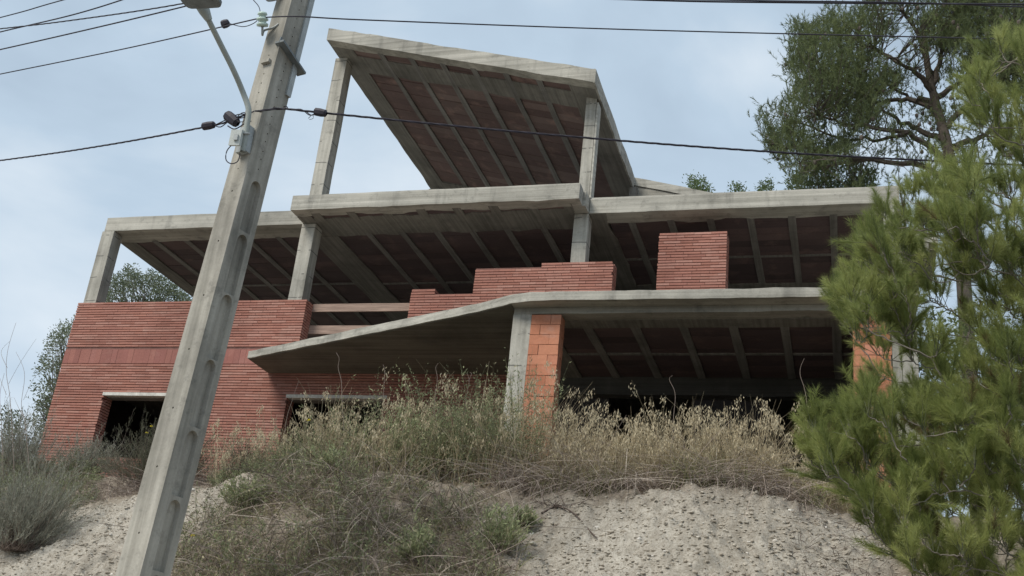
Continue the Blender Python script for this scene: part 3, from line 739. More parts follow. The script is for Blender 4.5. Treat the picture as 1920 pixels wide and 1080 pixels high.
def sq(a, p_=.28): return np.sign(a)*np.abs(a)**p_
ring = lambda s_, z_: c_+uph*z_+np.outer(sq(np.cos(th)), ax_)*.215*s_+np.outer(sq(np.sin(th)), fwdh)*.30*s_+fwdh*.12
V = np.vstack([ring(.86, -.035), ring(1, -.028), ring(1, .01), ring(.7, .055), ring(.2, .07)])
F = [[i*n_+k, i*n_+(k+1) % n_, (i+1)*n_+(k+1) % n_, (i+1)*n_+k] for i in range(4) for k in range(n_)]+[list(range(n_))[::-1], list(range(4*n_, 5*n_))]
add('lamp_head', (V, [list(map(int, f)) for f in F]), 'dark_steel', lamp)
V = np.vstack([ring(.74, -.040), ring(.74, -.034)]); add('lens_panel', (V, [list(range(n_))[::-1], list(range(n_, 2*n_))]+[[k, (k+1) % n_, n_+(k+1) % n_, n_+k] for k in range(n_)]), 'dark_steel', lamp)
add('clamp_plate', seg_box(P(464, 240, lb[1]-.05), P(455, 287, lb[1]-.05), nR, nL, .07, .035), 'galvanised', lamp)
add('clamp_band', tube([P(450, 250, lb[1]-.11), P(458, 250, lb[1]-.16), P(468, 251, lb[1]-.12)], .012, 6), 'galvanised', lamp)
fb = seg_box(P(446, 244, lb[1]-.20), P(440, 273, lb[1]-.20), RT, FWD, .055, .045); fbo = add('fuse_box', fb, 'box_plastic', lamp)
fc = seg_box(P(443, 251, lb[1]-.25), P(441, 262, lb[1]-.25), RT, FWD, .02, .008); add('box_latch', fc, 'galvanised', fbo)
loop = smooth_path([P(434, 272, lb[1]-.2), P(425, 284, lb[1]-.2), P(424, 300, lb[1]-.2), P(434, 307, lb[1]-.2), P(446, 302, lb[1]-.15), P(450, 288, lb[1]-.1)], 18)
add('loop_wire', tube(loop, .006, 5), 'cable_rubber', lamp)

# ================================================================ CABLES
def cable(pts, r, lab, twist=False, sag=0.0):
    path = smooth_path(pts, 60)
    if sag: tt = np.linspace(0, 1, 60); path[:, 2] -= sag*4*tt*(1-tt)
    if twist:
        parts = []; L = np.concatenate([[0], np.cumsum(np.linalg.norm(np.diff(path, axis=0), axis=1))])
        n2 = int(L[-1]/.06); pp = np.stack([np.interp(np.linspace(0, L[-1], n2), L, path[:, i]) for i in range(3)], 1)
        for k in range(3):
            a = np.arange(n2)*.06/.45*2*math.pi+k*2.094
            parts.append(tube(pp+r*.62*np.stack([0*a, np.cos(a), np.sin(a)], 1), r*.62, 5))
        VF = merge(parts)
    else: VF = tube(path, r, 6)
    return tag(add('cable', VF, 'cable_rubber', smooth=True), lab, 'cable', 'overhead cables')
ext = lambda a, b_, k: a+(b_-a)*k
ins = insp[0]+UP*.03
def two(u0, v0, Y0, u1, v1, Y1, k=1.6, um=None): a, b_ = P(u0, v0, Y0), P(u1, v1, Y1); return a, b_, ext(a, b_, k)
a = ins; b_ = P(0, 139, 10.5); m_ = P(240, 90, 9.72)
cable([a, m_, b_, ext(m_, b_, 2.0)], .0075, 'thin cable from the glass insulator running out of the left edge of the photo')
b_ = P(1920, 74, 11.4); m_ = P(1200, 56, 10.35); cable([a, P(560, 31, 8.62), P(700, 38, 9.0), m_, b_, ext(m_, b_, 1.7)], .0075, 'thin cable from the glass insulator passing above the roof to the right')
hc_ = h_at(0, 208); cl = pole_pt(hc_)+nR*(wL(hc_)/2+.02)+nL*.05; cl2 = pole_pt(hc_)+nL*(wR(hc_)/2+.03)
cable([P(478, 209, 8.85), P(430, 226, 8.9), P(395, 236, 9.0), P(200, 272, 9.7), P(0, 301, 10.6), P(-400, 352, 12.6)], .0095, 'thick twisted cable below the lamp arm running out to the left', True)
cable([P(478, 209, 8.85), P(530, 204, 8.72), P(600, 211, 8.8), P(1000, 250, 9.6), P(1450, 285, 10.6), P(1900, 309, 11.8), P(2300, 328, 13.2)], .0105, 'thick twisted cable crossing in front of the roof canopy to the right', True)
pt9 = pole_pt(H1-.35)+nL*.2
cable([P(620, -150, 9), P(228, 0, 9.6), P(0, 60, 10.4), P(-300, 128, 11.8)], .009, 'steepest thick cable, second from the top at the left edge')
cable([P(520, -110, 9), P(118, 0, 9.9), P(0, 33, 10.4), P(-300, 108, 12)], .008, 'topmost cable at the upper left corner')
cable([P(520, -30, 9), P(330, 9, 9.3), P(150, 36, 9.8), P(0, 54, 10.3), P(-300, 85, 11.8)], .008, 'thin twisted pair meeting the lamp head from the left', True)
cable([P(520, -36, 9), P(330, 16, 9.3), P(0, 93, 10.3), P(-300, 158, 11.8)], .009, 'cable just under the twisted pair, passing behind the lamp head')
cable([P(560, -26, 9), P(1180, -1, 10), P(1500, 5, 10.8), P(1920, 8, 12), P(2200, 10, 13)], .0105, 'topmost thick cable along the upper right edge')
cable([P(560, -20, 9), P(1250, -2, 10.2), P(1700, 5, 11.3), P(1920, 13, 12.1), P(2200, 22, 13)], .008, 'cable just beneath the topmost one at the upper right')
def lump(u0, v0, u1, v1, Yd, r, lab):
    a, b_ = P(u0, v0, Yd), P(u1, v1, Yd); pts = [a+(b_-a)*k for k in (0, .12, .5, .88, 1)]
    return tag(add('cable_clamp', tube(pts, [r*.3, r*.95, r, r*.85, r*.3], 8), 'cable_rubber'), lab, 'cable clamp', 'cable clamps')
lump(378, 238, 404, 233, 8.98, .045, 'oblong black clamp on the thick cable left of the pole')
lump(424, 214, 446, 233, 8.85, .06, 'ragged black clamp beside the lamp arm'); lump(589, 209, 613, 213, 8.78, .045, 'oblong black clamp on the thick cable right of the pole')
lump(415, 47, 430, 42, 9.1, .05, 'small black clamp on the thin cable near the lamp arm')
def wirelet(pts, Yd, r=.005): return tube(smooth_path([P(u, v, Yd) for u, v in pts], 14), r, 5)
jw = merge([wirelet([(430, 44), (455, 50), (475, 44), (488, 33)], 9.0), wirelet([(475, 0), (486, 14), (489, 34)], 8.9), wirelet([(404, 234), (425, 224), (445, 215), (462, 214)], 8.85, .006),
            wirelet([(436, 230), (450, 214), (460, 212), (456, 228), (442, 226)], 8.82), wirelet([(427, 236), (440, 242), (458, 232)], 8.8, .007), wirelet([(404, 236), (414, 238), (430, 227), (448, 222), (460, 220)], 8.84, .006),
            wirelet([(512, 202), (525, 203), (534, 205), (532, 200), (538, 200), (540, 206)], 8.7, .006), wirelet([(545, 206), (565, 205), (580, 216), (592, 212)], 8.76), wirelet([(575, 210), (585, 216), (600, 210)], 8.76),
            wirelet([(578, 222), (586, 215), (587, 222), (580, 224)], 8.76, .003)])
tag(add('jumper_wires', jw, 'cable_rubber'), 'loose looped jumper wires tied between the clamps at the pole', 'wires', kind='stuff')

# ================================================================ PLANTS
def unit(v): return v/(np.linalg.norm(v, axis=-1, keepdims=True)+1e-9)
def ribbons(base, dirs, L, wd, bend, segs=4, droop=0.0, tip=.15):
    """n curved blades: base (n,3) dirs (n,3) L,wd (n) bend (n,3) sideways vector, droop downwards pull"""
    n = len(base); t_ = np.linspace(0, 1, segs+1)[None, :, None]
    L_ = np.asarray(L)[:, None, None]; dr = (np.asarray(droop)*np.ones(n))[:, None, None]
    ctr = base[:, None, :]+dirs[:, None, :]*L_*t_+bend[:, None, :]*L_*t_**2
    ctr[..., 2] -= (dr*L_*t_**2.2)[..., 0]
    side = unit(np.cross(dirs+bend*.5, rng.normal(0, 1, (n, 3))))[:, None, :]
    ww = (np.asarray(wd)[:, None, None]*.5)*(1-(1-tip)*t_**1.5)
    V = np.stack([ctr-side*ww, ctr+side*ww], 2)            # n,segs+1,2,3
    idx = np.arange(n*(segs+1)*2).reshape(n, segs+1, 2)
    F = np.stack([idx[:, :-1, 0], idx[:, :-1, 1], idx[:, 1:, 1], idx[:, 1:, 0]], -1).reshape(-1, 4)
    return V.reshape(-1, 3), F, ctr
def leaves(pos, dirs, L, wd):
    n = len(pos); side = unit(np.cross(dirs, rng.normal(0, 1, (n, 3)))); L = np.asarray(L)[:, None]; wd = np.asarray(wd)[:, None]
    V = np.stack([pos, pos+dirs*L*.45+side*wd*.5, pos+dirs*L, pos+dirs*L*.45-side*wd*.5], 1)
    return V.reshape(-1, 3), np.arange(n*4).reshape(n, 4)
def tris(pos, dirs, L, wd):
    n = len(pos); side = unit(np.cross(dirs, rng.normal(0, 1, (n, 3)))); L = np.asarray(L)[:, None]; wd = np.asarray(wd)[:, None]
    V = np.stack([pos-side*wd*.5, pos+side*wd*.5, pos+dirs*L], 1); return V.reshape(-1, 3), np.arange(n*3).reshape(n, 3)
def rdir(n, up=1.0, spread=.5): return unit(np.stack([rng.normal(0, spread, n), rng.normal(0, spread, n), np.full(n, up)], -1))
def base_on(X_, Y_): return np.stack([X_, Y_, G(X_, Y_)-.02], -1)
class Acc:
    def __init__(s): s.V = []; s.F = []; s.T = []; s.n = 0
    def put(s, V, F, tint):
        s.V.append(V); s.F.append(F+s.n); s.T.append(np.broadcast_to(tint, (len(V),)) if np.isscalar(tint) else tint); s.n += len(V)
    def done(s): return (np.vstack(s.V), np.vstack(s.F)), np.concatenate(s.T)
def region(n, poly_uv, Y0, Y1, dens=None):
    """scatter on the ground strip between Y0 and Y1 whose bearing lies between two photo columns"""
    u0, u1 = poly_uv; a0 = ray(u0, 900); a1 = ray(u1, 900)
    yy = rng.uniform(Y0, Y1, n); xx = rng.uniform(0, 1, n)*(a1[0]/a1[1]-a0[0]/a0[1])*yy+a0[0]/a0[1]*yy
    if dens is not None:
        k = rng.uniform(0, 1, n) < dens(xx, yy); xx, yy = xx[k], yy[k]
    return xx, yy
def rep(a, k): return np.repeat(a, k)

def grass(name, mat, n, us, Y0, Y1, Lr, wd, lab, lean=.35, droop=.25, tintf=None, seeds=0, seedmat=None, dens=None, segs=4, hfun=None, cat='grass'):
    xx, yy = region(n, us, Y0, Y1, dens); n = len(xx); B = base_on(xx, yy)
    L = rng.uniform(*Lr, n)
    if hfun is not None: L = L*hfun(xx, yy)
    D = rdir(n, 1, lean); bend = np.stack([rng.normal(0, .22, n), rng.normal(0, .22, n), np.zeros(n)], -1)
    V, F, ctr = ribbons(B, D, L, rng.uniform(.6, 1.3, n)*wd, bend, segs, rng.uniform(0, droop*2, n))
    T = rep(np.clip(tintf(n) if tintf else rng.uniform(0, 1, n), 0, 1), (segs+1)*2)
    o = add(name, (V, F), mat, tint=T, origin=np.zeros(3)); tag(o, lab, cat, kind='stuff'); return o, ctr, B, L
def clump(scale, seed, lo=.0, pw=1.0):
    return lambda x_, y_: np.clip(.5+fbm(x_, y_, scale, 3, seed)*1.6-lo, 0, 1)**pw

XU = lambda u, Y_: ray(u, 900)[0]/ray(u, 900)[1]*Y_
# -- dry oat grass along the crest, right of the pier
def oat(name, n, us, Y0, Y1, H, lab, tint0=.7, heads=True, hf=None, spike=9, dens=None):
    xx, yy = region(n, us, Y0, Y1, dens); n = len(xx); B = base_on(xx, yy); L = rng.uniform(H*.45, H, n)
    if hf is not None: L = L*hf(xx, yy)
    D = rdir(n, 1, .16); bend = np.stack([rng.normal(0, .2, n), rng.normal(0, .2, n), np.zeros(n)], -1)
    A = Acc(); V, F, c_ = ribbons(B, D, L, rng.uniform(.004, .008, n), bend, 5, rng.uniform(0, .25, n), .4)
    tn = np.clip(rng.normal(tint0, .15, n), 0, 1); A.put(V, F, rep(tn, 12))
    # leaf blades
    m2 = n*2; k = rng.integers(0, n, m2); q = c_[k, rng.integers(0, 3, m2)]
    V, F, _ = ribbons(q, rdir(m2, .8, .6), rng.uniform(.15, .4, m2), rng.uniform(.006, .012, m2), np.stack([rng.normal(0, .5, m2), rng.normal(0, .5, m2), np.zeros(m2)], -1), 3, rng.uniform(.3, .9, m2), .1)
    A.put(V, F, rep(np.clip(rng.normal(tint0-.1, .18, m2), 0, 1), 8))
    if heads:
        sel = np.where(rng.uniform(0, 1, n) < .4)[0]; k = np.repeat(sel, spike*2)
        tpos = rng.uniform(.0, .28, len(k)); tip = c_[k, -1]; prev = c_[k, -2]; tip = tip+np.stack([np.sin(k*1.7)*.05, np.cos(k*2.3)*.05, -np.abs(np.sin(k*.9))*.05], -1)*rng.uniform(0, 1, (len(k), 1))
        pos = tip+(prev-tip)*tpos[:, None]*3*rng.uniform(0, 1, (len(k), 1))+rng.normal(0, .022, (len(k), 3))
        dd_ = unit(np.stack([rng.normal(0, .35, len(k)), rng.normal(0, .35, len(k)), np.full(len(k), -1.)], -1))
        V, F = leaves(pos, dd_, rng.uniform(.03, .06, len(k)), rng.uniform(.008, .016, len(k)))
        A.put(V, F, rep(np.clip(rng.normal(.9, .1, len(k)), 0, 1), 4))
    VF, T = A.done(); o = add(name, VF, 'straw', tint=T, origin=np.zeros(3)); return tag(o, lab, 'grass', kind='stuff')
hfR = lambda x_, y_: .6+.75*np.clip(.5+1.6*fbm(x_, y_, 1.8, 2, 77), 0, 1)
oat('dry_grass', 2300, (1030, 1600), 12.7, 13.7, .95, 'dry straw coloured oat grass with drooping seed heads along the crest below the open garage', .72, hf=hfR)
oat('dry_grass', 1050, (560, 1060), 12.6, 13.6, 1.3, 'scattered dry oat stalks rising above the green weeds left of the pier', .66, hf=hfR)
oat('dry_grass', 330, (390, 620), 12.7, 13.6, 1.15, 'thin dry oat stalks in front of the left brick wall', .7)
grass('green_grass', 'grass_green', 9000, (1000, 1580), 12.5, 13.4, (.2, .62), .008, 'yellow green grass under the dry oat heads on the crest', .28, .35, lambda n: rng.beta(2, 2, n), dens=clump(1.3, 41, .0))
# -- grey brown twiggy tangle
def tangle(name, n, us, Y0, Y1, Lr, lab, mat='twig', tint=(.65, .18), wd=.006, dens=None, lean=1.0, droop=.5, cat='dead plants'):
    xx, yy = region(n, us, Y0, Y1, dens); n = len(xx); B = base_on(xx, yy)
    B[:, 2] += rng.uniform(0, .12, n); L = rng.uniform(*Lr, n)
    V, F, _ = ribbons(B, rdir(n, .8, lean), L, rng.uniform(.5, 1.3, n)*wd, np.stack([rng.normal(0, .6, n), rng.normal(0, .6, n), rng.normal(0, .2, n)], -1), 6, rng.uniform(.1, 2*droop, n), .4)
    T = rep(np.clip(rng.normal(*tint, n), 0, 1), 14); o = add(name, (V, F), mat, tint=T, origin=np.zeros(3)); return tag(o, lab, cat, kind='stuff')
tangle('dead_brush', 5600, (930, 1520), 12.5, 13.1, (.25, .85), 'grey brown tangle of dead twigs along the lip of the bank', tint=(.7, .18), dens=clump(1.5, 12, -.1), wd=.007, lean=.8, droop=.7)
tangle('dead_brush', 1500, (60, 420), 12.6, 14.4, (.2, .5), 'dead brown brush in front of the left brick wall', tint=(.55, .2))
# -- leafy weeds
def weeds(name, n, us, Y0, Y1, H, lab, mat='weed_green', tint=(.6, .2), hf=None, dens=None, nl=26, ls=(.025, .06), lw=.011, lean=.2):
    xx, yy = region(n, us, Y0, Y1, dens); n = len(xx); B = base_on(xx, yy); L = rng.uniform(H*.4, H, n)
    if hf is not None: L = L*hf(xx, yy)
    bend = np.stack([rng.normal(0, .18, n), rng.normal(0, .18, n), np.zeros(n)], -1)
    A = Acc(); V, F, c_ = ribbons(B, rdir(n, 1, lean), L, rng.uniform(.004, .009, n), bend, 5, rng.uniform(0, .15, n), .4)
    ti = np.clip(rng.normal(*tint, n), 0, 1); A.put(V, F, rep(ti*.5, 12))
    k = np.repeat(np.arange(n), nl); f = rng.uniform(.25, 1, len(k))*5; i0 = np.minimum(f.astype(int), 4); fr_ = (f-i0)[:, None]
    pos = c_[k, i0]*(1-fr_)+c_[k, i0+1]*fr_+rng.normal(0, .016, (len(k), 3))
    V, F = leaves(pos, rdir(len(k), .7, .8), rng.uniform(*ls, len(k)), rng.uniform(.5, 1.3, len(k))*lw)
    A.put(V, F, rep(np.clip(ti[k]+rng.normal(0, .12, len(k)), 0, 1), 4))
    VF, T = A.done(); return tag(add(name, VF, mat, tint=T, origin=np.zeros(3)), lab, 'weeds', kind='stuff')
hfW = lambda x_, y_: np.interp(x_/y_, [ray(u_, 900)[0]/ray(u_, 900)[1] for u_ in (400, 600, 690)], [.5, .62, 1])*(.4+.95*np.clip(.5+1.9*fbm(x_, y_, 1.5, 3, 64), 0, 1))
weeds('green_weeds', 1350, (540, 1000), 12.75, 14.0, 1.35, 'tall grey green leafy weeds crowding the crest under the slanting balcony', hf=hfW, tint=(.62, .2), lw=.016, nl=30)
weeds('green_weeds', 900, (400, 600), 12.6, 14.3, .75, 'low green weeds before the left wall, right of the pole', hf=hfW, tint=(.5, .15))
weeds('green_weeds', 700, (-40, 190), 12.7, 15.5, .95, 'grey green weeds heaped at the left corner of the brick wall', hf=hfW, tint=(.5, .13))
# foreground slope
slopeD = lambda x_, y_: np.clip(1.15-np.abs((x_-XU(655, 11.4))/(1.75+.25*(12.4-y_)))**4+fbm(x_, y_, 1.4, 3, 8)*.9, 0, 1)*np.clip(.8+2.0*fbm(x_, y_, 2.4, 3, 55), .10, 1)
weeds('slope_weeds', 1150, (330, 1000), 10.2, 12.15, .6, 'dark green weeds spilling down the bank right of the pole', dens=slopeD, tint=(.5, .22), nl=20, lean=.5, lw=.015)
tangle('slope_brush', 5600, (320, 1010), 10.2, 12.25, (.2, .75), 'brown dead grass and twigs matted over the bank right of the pole', tint=(.62, .26), dens=slopeD, lean=.9, wd=.009)
tangle('slope_stems', 1400, (330, 1000), 10.2, 12.3, (.35, .75), 'upright reddish brown dead stems on the bank right of the pole', tint=(.5, .25), dens=slopeD, lean=.3, droop=.1, wd=.006)
grass('slope_grass', 'grass_green', 15000, (330, 1000), 10.2, 12.3, (.12, .5), .008, 'fine mixed green and dry grass on the bank right of the pole', .8, .8, lambda n: rng.beta(1.6, 1.8, n), dens=slopeD)
grass('sparse_grass', 'straw', 900, (960, 1650), 10.3, 12.3, (.06, .25), .004, 'sparse dry blades on the gravel slope', .8, .6, lambda n: rng.beta(2, 2, n)*.6, dens=clump(1.6, 91, .35))
grass('sparse_grass', 'straw', 500, (100, 330), 10.3, 12.6, (.05, .2), .004, 'sparse dry blades on the gravel left of the pole', .8, .6, lambda n: rng.beta(2, 2, n)*.7)
grass('slope_straw', 'straw', 3800, (330, 1000), 10.3, 12.4, (.15, .55), .007, 'pale straw blades standing among the weeds on the bank', .6, .6, lambda n: rng.beta(3, 2, n), dens=slopeD)
tangle('slope_brush', 700, (1480, 1760), 10.2, 12.6, (.1, .4), 'dark dead needles and twigs on the soil beneath the young pine', tint=(.25, .12))

# -- shrubs made of fine twigs and leaves
def shrub(name, ctr_, rx, ry, rz, n, mat, lab, ls=(.02, .04), lw=.004, tint=(.5, .2), cat='shrub', up=.9, nsub=9, wood='twig'):
    root = empty(name, (ctr_[0], ctr_[1], float(G(np.array(ctr_[0]), np.array(ctr_[1]))))); tag(root, lab, cat)
    base = np.array(root.location); m1 = n
    D = unit(np.stack([rng.normal(0, 1, m1)*rx, rng.normal(0, 1, m1)*ry, np.abs(rng.normal(0, 1, m1))*rz*1.2+.15], -1))
    R_ = 1/np.sqrt((D[:, 0]/rx)**2+(D[:, 1]/ry)**2+(D[:, 2]/rz)**2); L = R_*rng.uniform(.55, 1.05, m1)
    B = base+np.stack([rng.normal(0, rx*.2, m1), rng.normal(0, ry*.2, m1), np.zeros(m1)], -1)
    V, F, c_ = ribbons(B, D, L, np.full(m1, .006), np.stack([rng.normal(0, .12, m1), rng.normal(0, .12, m1), np.abs(rng.normal(0, .15, m1))], -1), 5, 0, .3)
    add('stem', (V, F), wood, root, tint=rep(rng.uniform(.1, .6, m1), 12))
    A = Acc(); k = np.repeat(np.arange(m1), nsub); f = rng.uniform(1.8, 5, len(k)); i0 = np.minimum(f.astype(int), 4); fr_ = (f-i0)[:, None]
    q = c_[k, i0]*(1-fr_)+c_[k, i0+1]*fr_
    tw = unit(D[k]+rdir(len(k), up, .6)*.8); tl = rng.uniform(.05, .16, len(k))*(rz/.7)**.3
    V, F, c2 = ribbons(q, tw, tl, np.full(len(k), .0035), rng.normal(0, .15, (len(k), 3)), 2, 0, .5); ti = np.clip(rng.normal(*tint, len(k)), 0, 1); A.put(V, F, rep(ti, 6))
    k2 = np.repeat(np.arange(len(k)), 5); pos = c2[k2, 0]+(c2[k2, 2]-c2[k2, 0])*rng.uniform(.1, 1, (len(k2), 1))
    V, F = leaves(pos, unit(tw[k2]+rng.normal(0, .5, (len(k2), 3))), rng.uniform(*ls, len(k2)), np.full(len(k2), lw)*rng.uniform(.6, 1.4, len(k2)))
    A.put(V, F, rep(np.clip(ti[k2]+rng.normal(0, .1, len(k2)), 0, 1), 4)); VF, T = A.done(); add('foliage', VF, mat, root, tint=T)
    return root
def gp(u, v, Y_): p = P(u, v, Y_); return p
p = P(300, 900, 13.9); shrub('broom_shrub', p, .95, .6, .95, 620, 'broom_leaves', 'dark rounded broom shrub under the left window, behind the pole', nsub=12)
p = P(45, 1000, 11.4); shrub('grey_shrub', p, .72, .6, 1.0, 520, 'grey_shrub', 'feathery grey green bush at the lower left corner', nsub=12, ls=(.02, .045))
p = P(25, 900, 14.2); shrub('grey_shrub', p, 1.0, .8, 1.15, 380, 'grey_shrub', 'tall grey bush behind the feathery bush at the left edge', nsub=10, tint=(.6, .2))
p = P(470, 900, 13.4); shrub('broom_shrub', p, .5, .4, .55, 200, 'broom_leaves', 'small dark shrub just right of the pole at the crest', nsub=10)
p = P(160, 900, 15.2); shrub('grey_shrub', p, .7, .5, .62, 240, 'grey_shrub', 'low pale bush against the corner of the brick wall', nsub=10, tint=(.7, .2))

for (u, Yp_, rx_, rz_, n_, lab) in ((800, 10.95, .30, .42, 70, 'fresh green leafy weed near the bottom centre of the bank'), (945, 11.3, .26, .48, 60, 'green leafy weed at the right edge of the weedy slope'),
                                  (620, 12.2, .32, .42, 70, 'green leafy weed at the lip of the bank below the second window'), (470, 11.6, .3, .34, 60, 'small green leafy weed on the bank just right of the pole'), (985, 11.9, .2, .2, 40, 'low green weed beside the dead branch'),
                                  (740, 13.1, .42, 1.15, 90, 'tallest pale green leafy weed under the slanting balcony'), (850, 13.2, .4, .95, 80, 'bushy pale green weed left of the concrete pier')):
    q = np.array([XU(u, Yp_), Yp_, 0]); shrub('leafy_weed', q, rx_, rx_, rz_, n_, 'weed_green', lab, ls=(.03, .065), lw=.017, tint=(.78, .08), cat='weed', nsub=7)
# bare stalks that can be told apart
def stalk(pts, Yd, r, lab, name='dead_stalk', group='bare dead stalks', sub=()):
    pa = [P(u, v, Yd) for u, v in pts]; g = float(G(np.array(pa[0][0]), np.array(pa[0][1]))); pa[0][2] = g-.02 if pa[0][2] < g+.6 else pa[0][2]
    parts = [tube(smooth_path(pa, 22), np.linspace(r*.8, r*.35, 22), 5)]
    for s_ in sub: parts.append(tube(smooth_path([P(u, v, Yd+.02*i) for i, (u, v) in enumerate(s_)], 12), np.linspace(r*.6, r*.3, 12), 4))
    V, F = merge(parts); return tag(add(name, (V, F), 'twig', tint=np.full(len(V), .58)), lab, 'dead stalk', group)
stalk([(655, 890), (642, 760), (640, 715), (634, 690), (636, 672), (630, 661)], 13.3, .006, 'tall kinked pale stalk with a hooked tip under the slanting balcony')
stalk([(815, 890), (815, 760), (820, 712), (817, 690), (822, 681)], 13.3, .005, 'straight thin dead stalk under the middle of the slanting balcony')
stalk([(875, 890), (872, 770), (876, 735), (880, 715), (876, 700)], 13.2, .005, 'forked dead stalk just left of the concrete pier', sub=([(878, 715), (884, 702), (881, 698)],))
stalk([(530, 890), (535, 800), (548, 750), (560, 715)], 13.6, .005, 'thin reddish stalk before the brick wall left of the second window')
stalk([(720, 890), (718, 770), (721, 700), (718, 683)], 13.4, .005, 'thin vertical stalk beside the tallest weeds')
stalk([(1265, 900), (1262, 800), (1266, 740), (1255, 712), (1261, 704)], 13.1, .005, 'single dark stalk above the dry oats in front of the garage')
stalk([(1515, 900), (1513, 760), (1500, 700), (1508, 672)], 13.3, .005, 'wispy dark stalk beside the young pine')
# bare saplings at the left edge
for pts, sub, lab in (([(28, 930), (20, 760), (12, 700), (15, 655), (30, 605)], ([(14, 690), (2, 660), (18, 640)], [(16, 720), (38, 680), (68, 635)], [(12, 740), (-4, 700)]), 'bare thin forked sapling at the left edge, tallest'),
                      ([(60, 930), (48, 800), (40, 760), (46, 700), (30, 660)], ([(44, 750), (60, 715), (72, 700)], [(42, 780), (26, 745)]), 'bare thin sapling just right of the tallest one'),
                      ([(5, 930), (3, 800), (0, 740), (8, 700)], ([(2, 770), (20, 735)],), 'bare twig cut by the left edge of the photo')):
    stalk(pts, 13.6, .006, lab, 'bare_sapling', 'bare saplings', sub)

# dead branch lying on the slope, and long arching stems
g = gnd(1060, 968); pts = [gnd(1015, 965), gnd(1045, 955), gnd(1075, 968), gnd(1110, 990), gnd(1120, 1005)]
for q in pts: q[2] = float(G(np.array(q[0]), np.array(q[1])))+.03
parts = [tube(smooth_path(pts, 16), np.linspace(.012, .005, 16), 6)]
for i in range(34):
    q = pts[1]+rng.normal(0, .035, 3)*[2, .6, .2]; d_ = rng.normal(0, 1, 3)*[.22, .08, .06]; parts.append(tube([q, q+d_*.6+[0, 0, .04], q+d_*1.1+[0, 0, -.01]], [.004, .003, .0015], 4))
V, F = merge(parts); tag(add('dead_branch', (V, F), 'twig', tint=np.full(len(V), .12)), 'dark dead branch lying on the gravel slope', 'branch')
for uv, lab in (([(430, 965), (500, 972), (560, 985), (590, 1010), (600, 1040)], 'long pale arching stem low on the bank near the pole'), ([(560, 1075), (620, 1045), (700, 1050), (760, 1060)], 'pale arching stem at the bottom edge of the bank')):
    pp = [P(u, v, gnd(u, min(v+30, 1079))[1]-.1) for u, v in uv]; V, F = tube(smooth_path(pp, 20), np.linspace(.006, .003, 20), 5)
    tag(add('arching_stem', (V, F), 'twig', tint=np.full(len(V), .9)), lab, 'stem')

# flowers
def flower(u, v, Yd, r, mat, lab, lean=0):
    c_ = P(u, v, Yd); root = empty('wild_flower', (c_[0], c_[1], float(G(np.array(c_[0]), np.array(c_[1]))))); tag(root, lab, 'flower')
    g0 = np.array(root.location); V, F = tube(smooth_path([g0-[0, 0, .01], (g0+c_)/2+[.02, 0, 0], c_], 8), .003, 4); add('stem', (V, F), 'weed_green', root, tint=np.full(len(V), .5))
    n_ = 14; a = rng.uniform(0, 6.28, n_); D = unit(np.stack([np.cos(a), np.sin(a), rng.uniform(.1, .9, n_)], -1)); V, F = leaves(np.repeat(c_[None], n_, 0), D, np.full(n_, r), np.full(n_, r*.6))
    add('petals', (V, F), mat, root, tint=rng.uniform(0, 1, len(V)))
flower(577, 788, 13.2, .045, 'petal', 'yellow flower head in front of the second window')
flower(284, 800, 13.9, .03, 'petal', 'yellow flower, upper of the pair beside the pole at the window'); flower(275, 812, 13.9, .03, 'petal', 'yellow flower, lower of the pair beside the pole at the window')
flower(361, 1005, 10.9, .03, 'petal', 'small yellow flower low on the bank right of the pole'); flower(472, 995, 11.0, .025, 'pink_petal', 'small pink flower on the bank')

# ================================================================ TREES
def shoots(A, P0, D, L, nneedle, nl, nw, spread, tint, tsd=.12):
    """needle-covered shoots: P0 (n,3) D (n,3) L (n)"""
    n = len(P0); k = np.repeat(np.arange(n), nneedle); f = rng.uniform(.05, 1, len(k))[:, None]
    pos = P0[k]+D[k]*L[k][:, None]*f; dd_ = unit(D[k]+rng.normal(0, spread, (len(k), 3)))
    V, F = tris(pos, dd_, rng.uniform(.7, 1.15, len(k))*nl, rng.uniform(.7, 1.3, len(k))*nw)
    A.put(V, F, rep(np.clip(tint[k]+rng.normal(0, tsd, len(k)), 0, 1), 3))
def inside(poly, u, v):
    poly = np.array(poly, float); r = np.zeros(len(u), bool); j = len(poly)-1
    for i in range(len(poly)):
        xi, yi = poly[i]; xj, yj = poly[j]
        r ^= ((yi > v) != (yj > v)) & (u < (xj-xi)*(v-yi)/(yj-yi+1e-9)+xi); j = i
    return r

# ---- young pine close to the camera
yp = empty('young_pine', (0, 0, 0)); tr0 = P(1990, 1080, 8.6)
gx, gy = tr0[0]+.34, 8.7; yp.location = (gx, gy, float(G(np.array(gx), np.array(gy)))-.05)
tag(yp, 'bushy bright green young pine with long needles filling the right side', 'pine tree')
def trunk_at(z): return np.array([gx+.10*math.sin(z*1.1)-.03*(z-1), gy+.05*math.sin(z*1.7), z])
zs = np.linspace(yp.location.z, 7.6, 26); V, F = tube([trunk_at(z) for z in zs], np.linspace(.075, .012, 26), 9); add('trunk', (V, F), 'bark', yp, smooth=True)
polyN = [(1700, 345), (1625, 385), (1592, 440), (1600, 500), (1558, 535), (1555, 600), (1605, 640), (1640, 700), (1600, 720), (1560, 770), (1490, 785), (1482, 850), (1515, 890), (1575, 905), (1625, 985), (1700, 1065), (1760, 1110), (2040, 1110), (2040, 40), (1940, 50), (1870, 75), (1800, 120), (1795, 200), (1850, 260), (1800, 330)]
